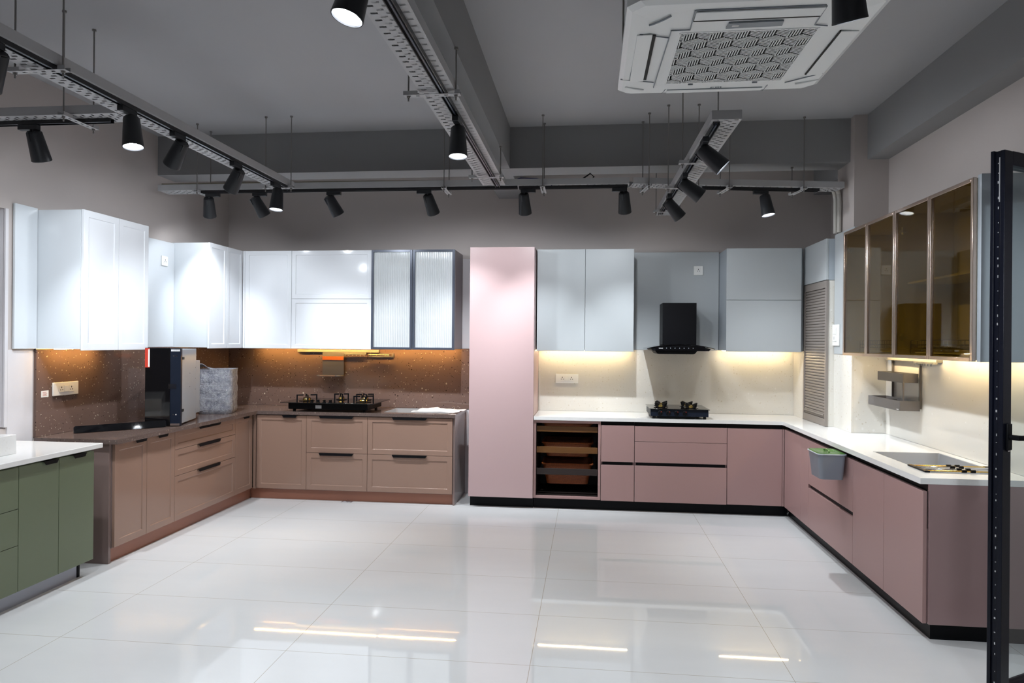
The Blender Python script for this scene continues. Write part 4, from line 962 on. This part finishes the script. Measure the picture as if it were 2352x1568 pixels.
tag(G().tube([(-0.62, 5.45, 2.757), (-0.60, 5.45, 2.805), (-0.55, 5.45, 2.822), (-0.42, 5.45, 2.815), (-0.33, 5.45, 2.79), (-0.30, 5.45, 2.757)], 0.004, 8).build('cable', m_cable, origin=(-.5, 5.6, 2.8)), 'loose blue cable on the back tray beside the centre tray', 'cable', 'loose cables')
tag(G().tube([(-0.10, 5.45, 2.759), (-0.07, 5.45, 2.80), (-0.04, 5.45, 2.82), (0.0, 5.44, 2.845), (0.03, 5.45, 2.82), (0.0, 5.47, 2.805), (.08, 5.46, 2.759)], 0.006, 8).build('cable', m_darkcable, origin=(0, 5.6, 2.8)), 'knot of dark cable on the back tray right of the centre tray', 'cable', 'loose cables')

# ------------------------------------------------------------------ track spotlights
def lamp_proto():
    r = thing('track_spotlight', 'proto', 'spotlight', (0, 0, 0), 'black track spotlights')
    ad = G().box(-.058, .058, -.0165, .0165, 0.004, 0.0325).build('adapter', m_lampblack, r, bevel=0.002)
    st = G().cyl((.035, 0, -.022), (.035, 0, .0038), 0.009, n=14).cyl((.035, 0, -.008), (.035, 0, .0038), 0.013, n=14).build('stem', m_lampblack, r)
    h = G()
    prof = [(0.0, 0.0), (.033, 0.0), (.0345, -.003), (.0345, -.006), (.0385, -.006), (.040, -.009), (.0515, -.158), (.0525, -.163), (.0515, -.166), (.0485, -.166), (.0475, -.160)]
    h.lathe((0, 0, .02), prof, 36); h.box(-.014, -.006, -.045, -.036, -.03, .02)
    hh = h.build('housing', m_lampblack, r); hh.location = (.035, 0, -.022)
    for v in hh.data.vertices: pass
    rf = G().lathe((0, 0, .02), [(.0475, -.160), (.042, -.140), (.036, -.132)], 30).build('reflector', m_reflector, r)
    rf.parent = hh
    ln = G().lathe((0, 0, .02), [(.0375, -.133), (.02, -.136), (0.0, -.137)], 30).build('lens', m_lens, r)
    ln.parent = hh
    return r
def kids(o): return [c for c in COL.objects if c.parent == o]
LP = lamp_proto(); used = [False]
def lamp(label, loc, along, d, power=None, flip=False):
    power = 42.0 if (power is None and d[0] < -.5) else (70.0 if (power is None and d[0] > .5) else power)
    """loc: swivel point; along: direction of the track in plan; d: where the lamp points"""
    if not used[0]: r = LP; used[0] = True
    else:
        r = LP.copy(); COL.objects.link(r)
        for c in kids(LP):
            k = c.copy(); COL.objects.link(k); k.parent = r
            for e in kids(c):
                q = e.copy(); COL.objects.link(q); q.parent = k
    a = math.atan2(along[1], along[0]) + (PI if flip else 0)
    off = Vector((math.cos(a)*.035, math.sin(a)*.035, 0))
    r.location = Vector(loc) - off; r.rotation_euler = (0, 0, a); r['label'] = label
    d = Vector(d).normalized(); dl = Matrix.Rotation(-a, 3, 'Z') @ d
    for c in kids(r):
        if c.name.startswith('housing'):
            c.rotation_euler = dl.to_track_quat('-Z', 'Y').to_euler()
            tip = Vector(loc) + Vector((0, 0, -.022)) + d*0.150
    sp_ = spot('spot_beam', (0, 0, 0), d, SPOT_W if power is None else power)
    sp_.location = tip
    spot('spot_spill', tip, d, SPILL_W, 2.3, 0.45, 0.03)
    return r
AY = (0, 1); AB = (TB(1, 0, 0)[0]-TB(0, 0, 0)[0], TB(1, 0, 0)[1]-TB(0, 0, 0)[1])
ZP = 2.690
def ln(p, q, x):   # y on the back track
    return p
XL = -2.402
lamp('lit downward spotlight on the left tray beside the short tray', (XL, 3.385, ZP), AY, (.14, -.10, -1), flip=False)
lamp('tilted spotlight on the left tray, second of the row, with its back cap showing', (XL, 3.83, ZP), AY, (-.72, .38, -.85))
lamp('tilted spotlight on the left tray, nearest but one to the back tray', (XL, 4.50, ZP), AY, (-.66, .38, -.85))
lamp('lit downward spotlight at the far end of the left tray', (XL, 5.10, ZP), AY, (-.03, -.12, -1))
lamp('spotlight under the short tray at far left', (-3.12, 3.57, ZP), (1, 0), (-.07, .45, -.9))
lamp('dark spotlight cut by the left edge of the photo', (XL, 2.555, ZP), AY, (-.55, .25, -.8))
def lb(label, x, d, flip=False):
    s_ = x+3.57; y = TB(s_, .118 if s_ < 3.0 else .105, 0)[1] if x < .3 else TB2(x-.303, .095, 0)[1]
    lamp(label, (x, y, ZP+.006), AB, d, flip=flip)
lb('spotlight furthest left on the back tray', -3.14, (-.24, .54, -.85), True)
lb('spotlight on the back tray right behind the lit lamp of the left tray', -2.735, (.30, .54, -.85), True)
lb('spotlight on the back tray above the white corner cabinet', -2.105, (.34, .54, -.85), True)
lb('spotlight on the back tray above the fluted glass cabinet', -1.288, (.18, .58, -.80))
lb('spotlight on the back tray above the blue-grey two-door cabinet', -0.521, (.04, .54, -.85), True)
lb('spotlight on the back tray above the blue-grey panel and hood', 0.263, (.08, .54, -.85))
AB = (TB2(1, 0, 0)[0]-TB2(0, 0, 0)[0], TB2(1, 0, 0)[1]-TB2(0, 0, 0)[1])
lb('lit downward spotlight on the back tray nearest the pillar', 1.371, (.16, -.12, -1))
lamp('spotlight on the right-hand tray nearest the camera, turned to the right', (0.628, 3.95, 2.62), AY, (.80, -.05, -.75))
lamp('spotlight in the middle of the right-hand tray, turned to the right', (0.628, 4.76, 2.62), AY, (.82, .05, -.62))
lamp('spotlight at the far end of the right-hand tray, turned to the right', (0.60, 5.40, 2.62), AY, (.62, .25, -.70))
lamp('lit downward spotlight on the centre tray beside the beam', (-0.717, 3.70, ZP), AY, (.02, -.10, -1))
lamp('large near spotlight at the top, lit, on the centre tray', (-0.725, 2.10, ZP), AY, (-.24, -.14, -1))
lamp('large near black spotlight in front of the ceiling cassette', (0.775, 2.215, ZP), AY, (.20, .32, -.92))
tt = lambda s_, t_, zz: (0.775+t_, 1.2+s_, ZT+zz)
track('black lighting track of the large near spotlight', tt, 0, 1.10, 0.0)

# ------------------------------------------------------------------ ceiling cassette air conditioner
az = 2.728; ax0, ax1, ay0, ay1 = 0.128, 1.048, 2.485, 3.402; ch = 0.045
acx, acy = (ax0+ax1)/2, (ay0+ay1)/2
t = thing('ceiling_cassette', 'white square ceiling cassette air conditioner with patterned grille', 'air conditioner', (acx, acy, az))
def octa(x0, x1, y0, y1, c, z): return [(x0+c, y0, z), (x1-c, y0, z), (x1, y0+c, z), (x1, y1-c, z), (x1-c, y1, z), (x0+c, y1, z), (x0, y1-c, z), (x0, y0+c, z)]
def inset(k): return (ax0+k, ax1-k, ay0+k, ay1-k)
gx0, gx1, gy0, gy1 = 0.345, 0.868, 2.750, 3.282
g = G()
g.loft([octa(*inset(.10), ch, az+.006), octa(*inset(.02), ch, az), octa(*inset(0), ch, az+.010), octa(*inset(.0), ch, az+.040), octa(*inset(.03), ch, az+.048)], cap0=False, cap1=True)
# centre face with grille opening
oc = octa(*inset(.10), ch, az+.006); ir = [(gx0, gy0, az+.006), (gx1, gy0, az+.006), (gx1, gy1, az+.006), (gx0, gy1, az+.006)]
g.add(oc + ir, [(0, 1, 9, 8), (1, 2, 9), (2, 3, 10, 9), (3, 4, 10), (4, 5, 11, 10), (5, 6, 11), (6, 7, 8, 11), (7, 0, 8)])
g.build('panel', m_ac, t, smooth=False)
G().box(gx0, gx1, gy0, gy1, az+.030, az+.034).build('filter', m_acdark, t)
g = G(); R = 0.058; wv = math.sqrt(3)*R
def clipbar(p, q, w):
    n = 10; inside = [(gx0 < p[0]+(q[0]-p[0])*k/n < gx1 and gy0 < p[1]+(q[1]-p[1])*k/n < gy1) for k in range(n+1)]
    if not any(inside): return
    i0 = inside.index(True); i1 = n-inside[::-1].index(True)
    if i1 <= i0: return
    a = Vector((p[0]+(q[0]-p[0])*i0/n, p[1]+(q[1]-p[1])*i0/n)); b = Vector((p[0]+(q[0]-p[0])*i1/n, p[1]+(q[1]-p[1])*i1/n))
    d = (b-a).normalized(); nn = Vector((-d.y, d.x))*(w/2)
    g.prism([tuple(a+nn), tuple(b+nn), tuple(b-nn), tuple(a-nn)], 2, az+.0045, az+.0065)
for row in range(-1, 8):
    for colk in range(-1, 8):
        cx_ = gx0+.02+wv*(colk+.5*(row % 2)); cy_ = gy0+.02+1.5*R*row
        corner = [(cx_+R*math.sin(PI/3*k), cy_+R*math.cos(PI/3*k)) for k in range(6)]
        for k in (0, 2, 4):      # three rhombi of the cube pattern, each hatched in its own direction
            c0 = (cx_, cy_); a = corner[k]; b = corner[(k+1) % 6]; c = corner[(k+2) % 6]
            for s_ in range(5):
                f = s_/5.0
                p = (c0[0]+(c[0]-c0[0])*f, c0[1]+(c[1]-c0[1])*f); q = (a[0]+(b[0]-a[0])*f, a[1]+(b[1]-a[1])*f)
                clipbar(p, q, 0.0046)
g.box(gx0-.002, gx0+.004, gy0, gy1, az+.004, az+.012); g.box(gx1-.004, gx1+.002, gy0, gy1, az+.004, az+.012)
g.box(gx0, gx1, gy0-.002, gy0+.004, az+.004, az+.012); g.box(gx0, gx1, gy1-.004, gy1+.002, az+.004, az+.012)
g.build('grille', m_ac, t, smooth=False)
# four louvred outlets: dark slot and flap
for (x0, x1, y0, y1, sl) in ((0.380, 0.834, 2.572, 2.634, 'n'), (0.36, 0.80, 3.352, 3.385, 'f'), (.178, .238, 2.742, 3.222, 'l'), (.957, 1.022, 2.778, 3.215, 'r')):
    fl = G().box(x0, x1, y0, y1, az-.003, az+.002).build('louvre', m_ac, t, bevel=0.001)
    e = {'n': (x0, x1, y1, y1+.014), 'f': (x0, x1, y0-.002, y0), 'l': (x1, x1+.014, y0+.01, y1-.01), 'r': (x0-.006, x0, y0, y1)}[sl]
    G().box(e[0], e[1], e[2], e[3], az-.0008, az+.004).build('slot', m_acgrey if sl == 'f' else m_acdark, fl)
def sm(xa, ya, xb, yb, w=.0012):
    a = Vector((xa, ya)); b = Vector((xb, yb)); n_ = (b-a).normalized(); n_ = Vector((-n_.y, n_.x))*w
    G().prism([tuple(a+n_), tuple(b+n_), tuple(b-n_), tuple(a-n_)], 2, az-.0006, az+.004).build('seam', m_acgrey, t)
sm(.307, 2.717, .294, 3.317, .0018); sm(.309, 2.717, .378, 2.717); sm(.378, 2.717, .374, 2.56, .0018); sm(.376, 2.56, .832, 2.562); sm(.836, 2.57, .839, 2.717)
sm(.839, 2.717, .89, 2.73); sm(.135, 3.200, .289, 3.251); sm(.174, 3.205, .189, 2.739); sm(.189, 2.739, .304, 2.78); sm(.89, 3.306, 1.026, 3.203); sm(.352, 3.345, .340, 3.397); sm(.818, 3.33, .812, 3.397)
G().prism([(.514, 2.671), (.714, 2.669), (.718, 2.709), (.511, 2.714)], 2, az-.0015, az+.004).build('display', m_acgrey, t)
G().box(0.53, 0.555, 2.685, 2.698, az-.0022, az-.0016).build('badge', m_label, t)
for (x, y, a) in ((0.255, 2.625, -.75), (0.205, 3.315, .5), (.985, 3.30, -.5)):
    pts = [(x+.06*math.cos(a+.35*k-.7)*(k-2)/2 if False else x+(k-2)*.025*math.cos(a), y+(k-2)*.025*math.sin(a)+.006*(1-((k-2)/2)**2), az-.0005) for k in range(5)]
    G().tube(pts, 0.004, 6).build('grip', m_acgrey if y < 2.7 else m_ac, t)
for x in (0.45, 0.74): G().box(x, x+.022, gy1+.004, gy1+.010, az-.002, az+.004).build('catch', m_acgrey, t)
g = G()      # small wordmark on the far edge
for k, w_ in enumerate((.006, .003, .006, .005, .006)): g.box(.560+.011*k, .560+.011*k+w_, 3.333, 3.343, az-.0012, az+.002)
g.build('wordmark', m_acgrey, t)
G().box(ax0+.05, ax1-.05, ay0+.05, ay1-.05, az+.049, 3.02).build('housing', m_galv, t)
for (x, y) in ((ax0+.02, ay0+.14), (ax1-.02, ay0+.14), (ax0+.02, ay1-.14), (ax1-.02, ay1-.14)):
    G().cyl((x, y, az+.05), (x, y, ZC), 0.005, n=8).build('hanging_rod', m_zinc, t)
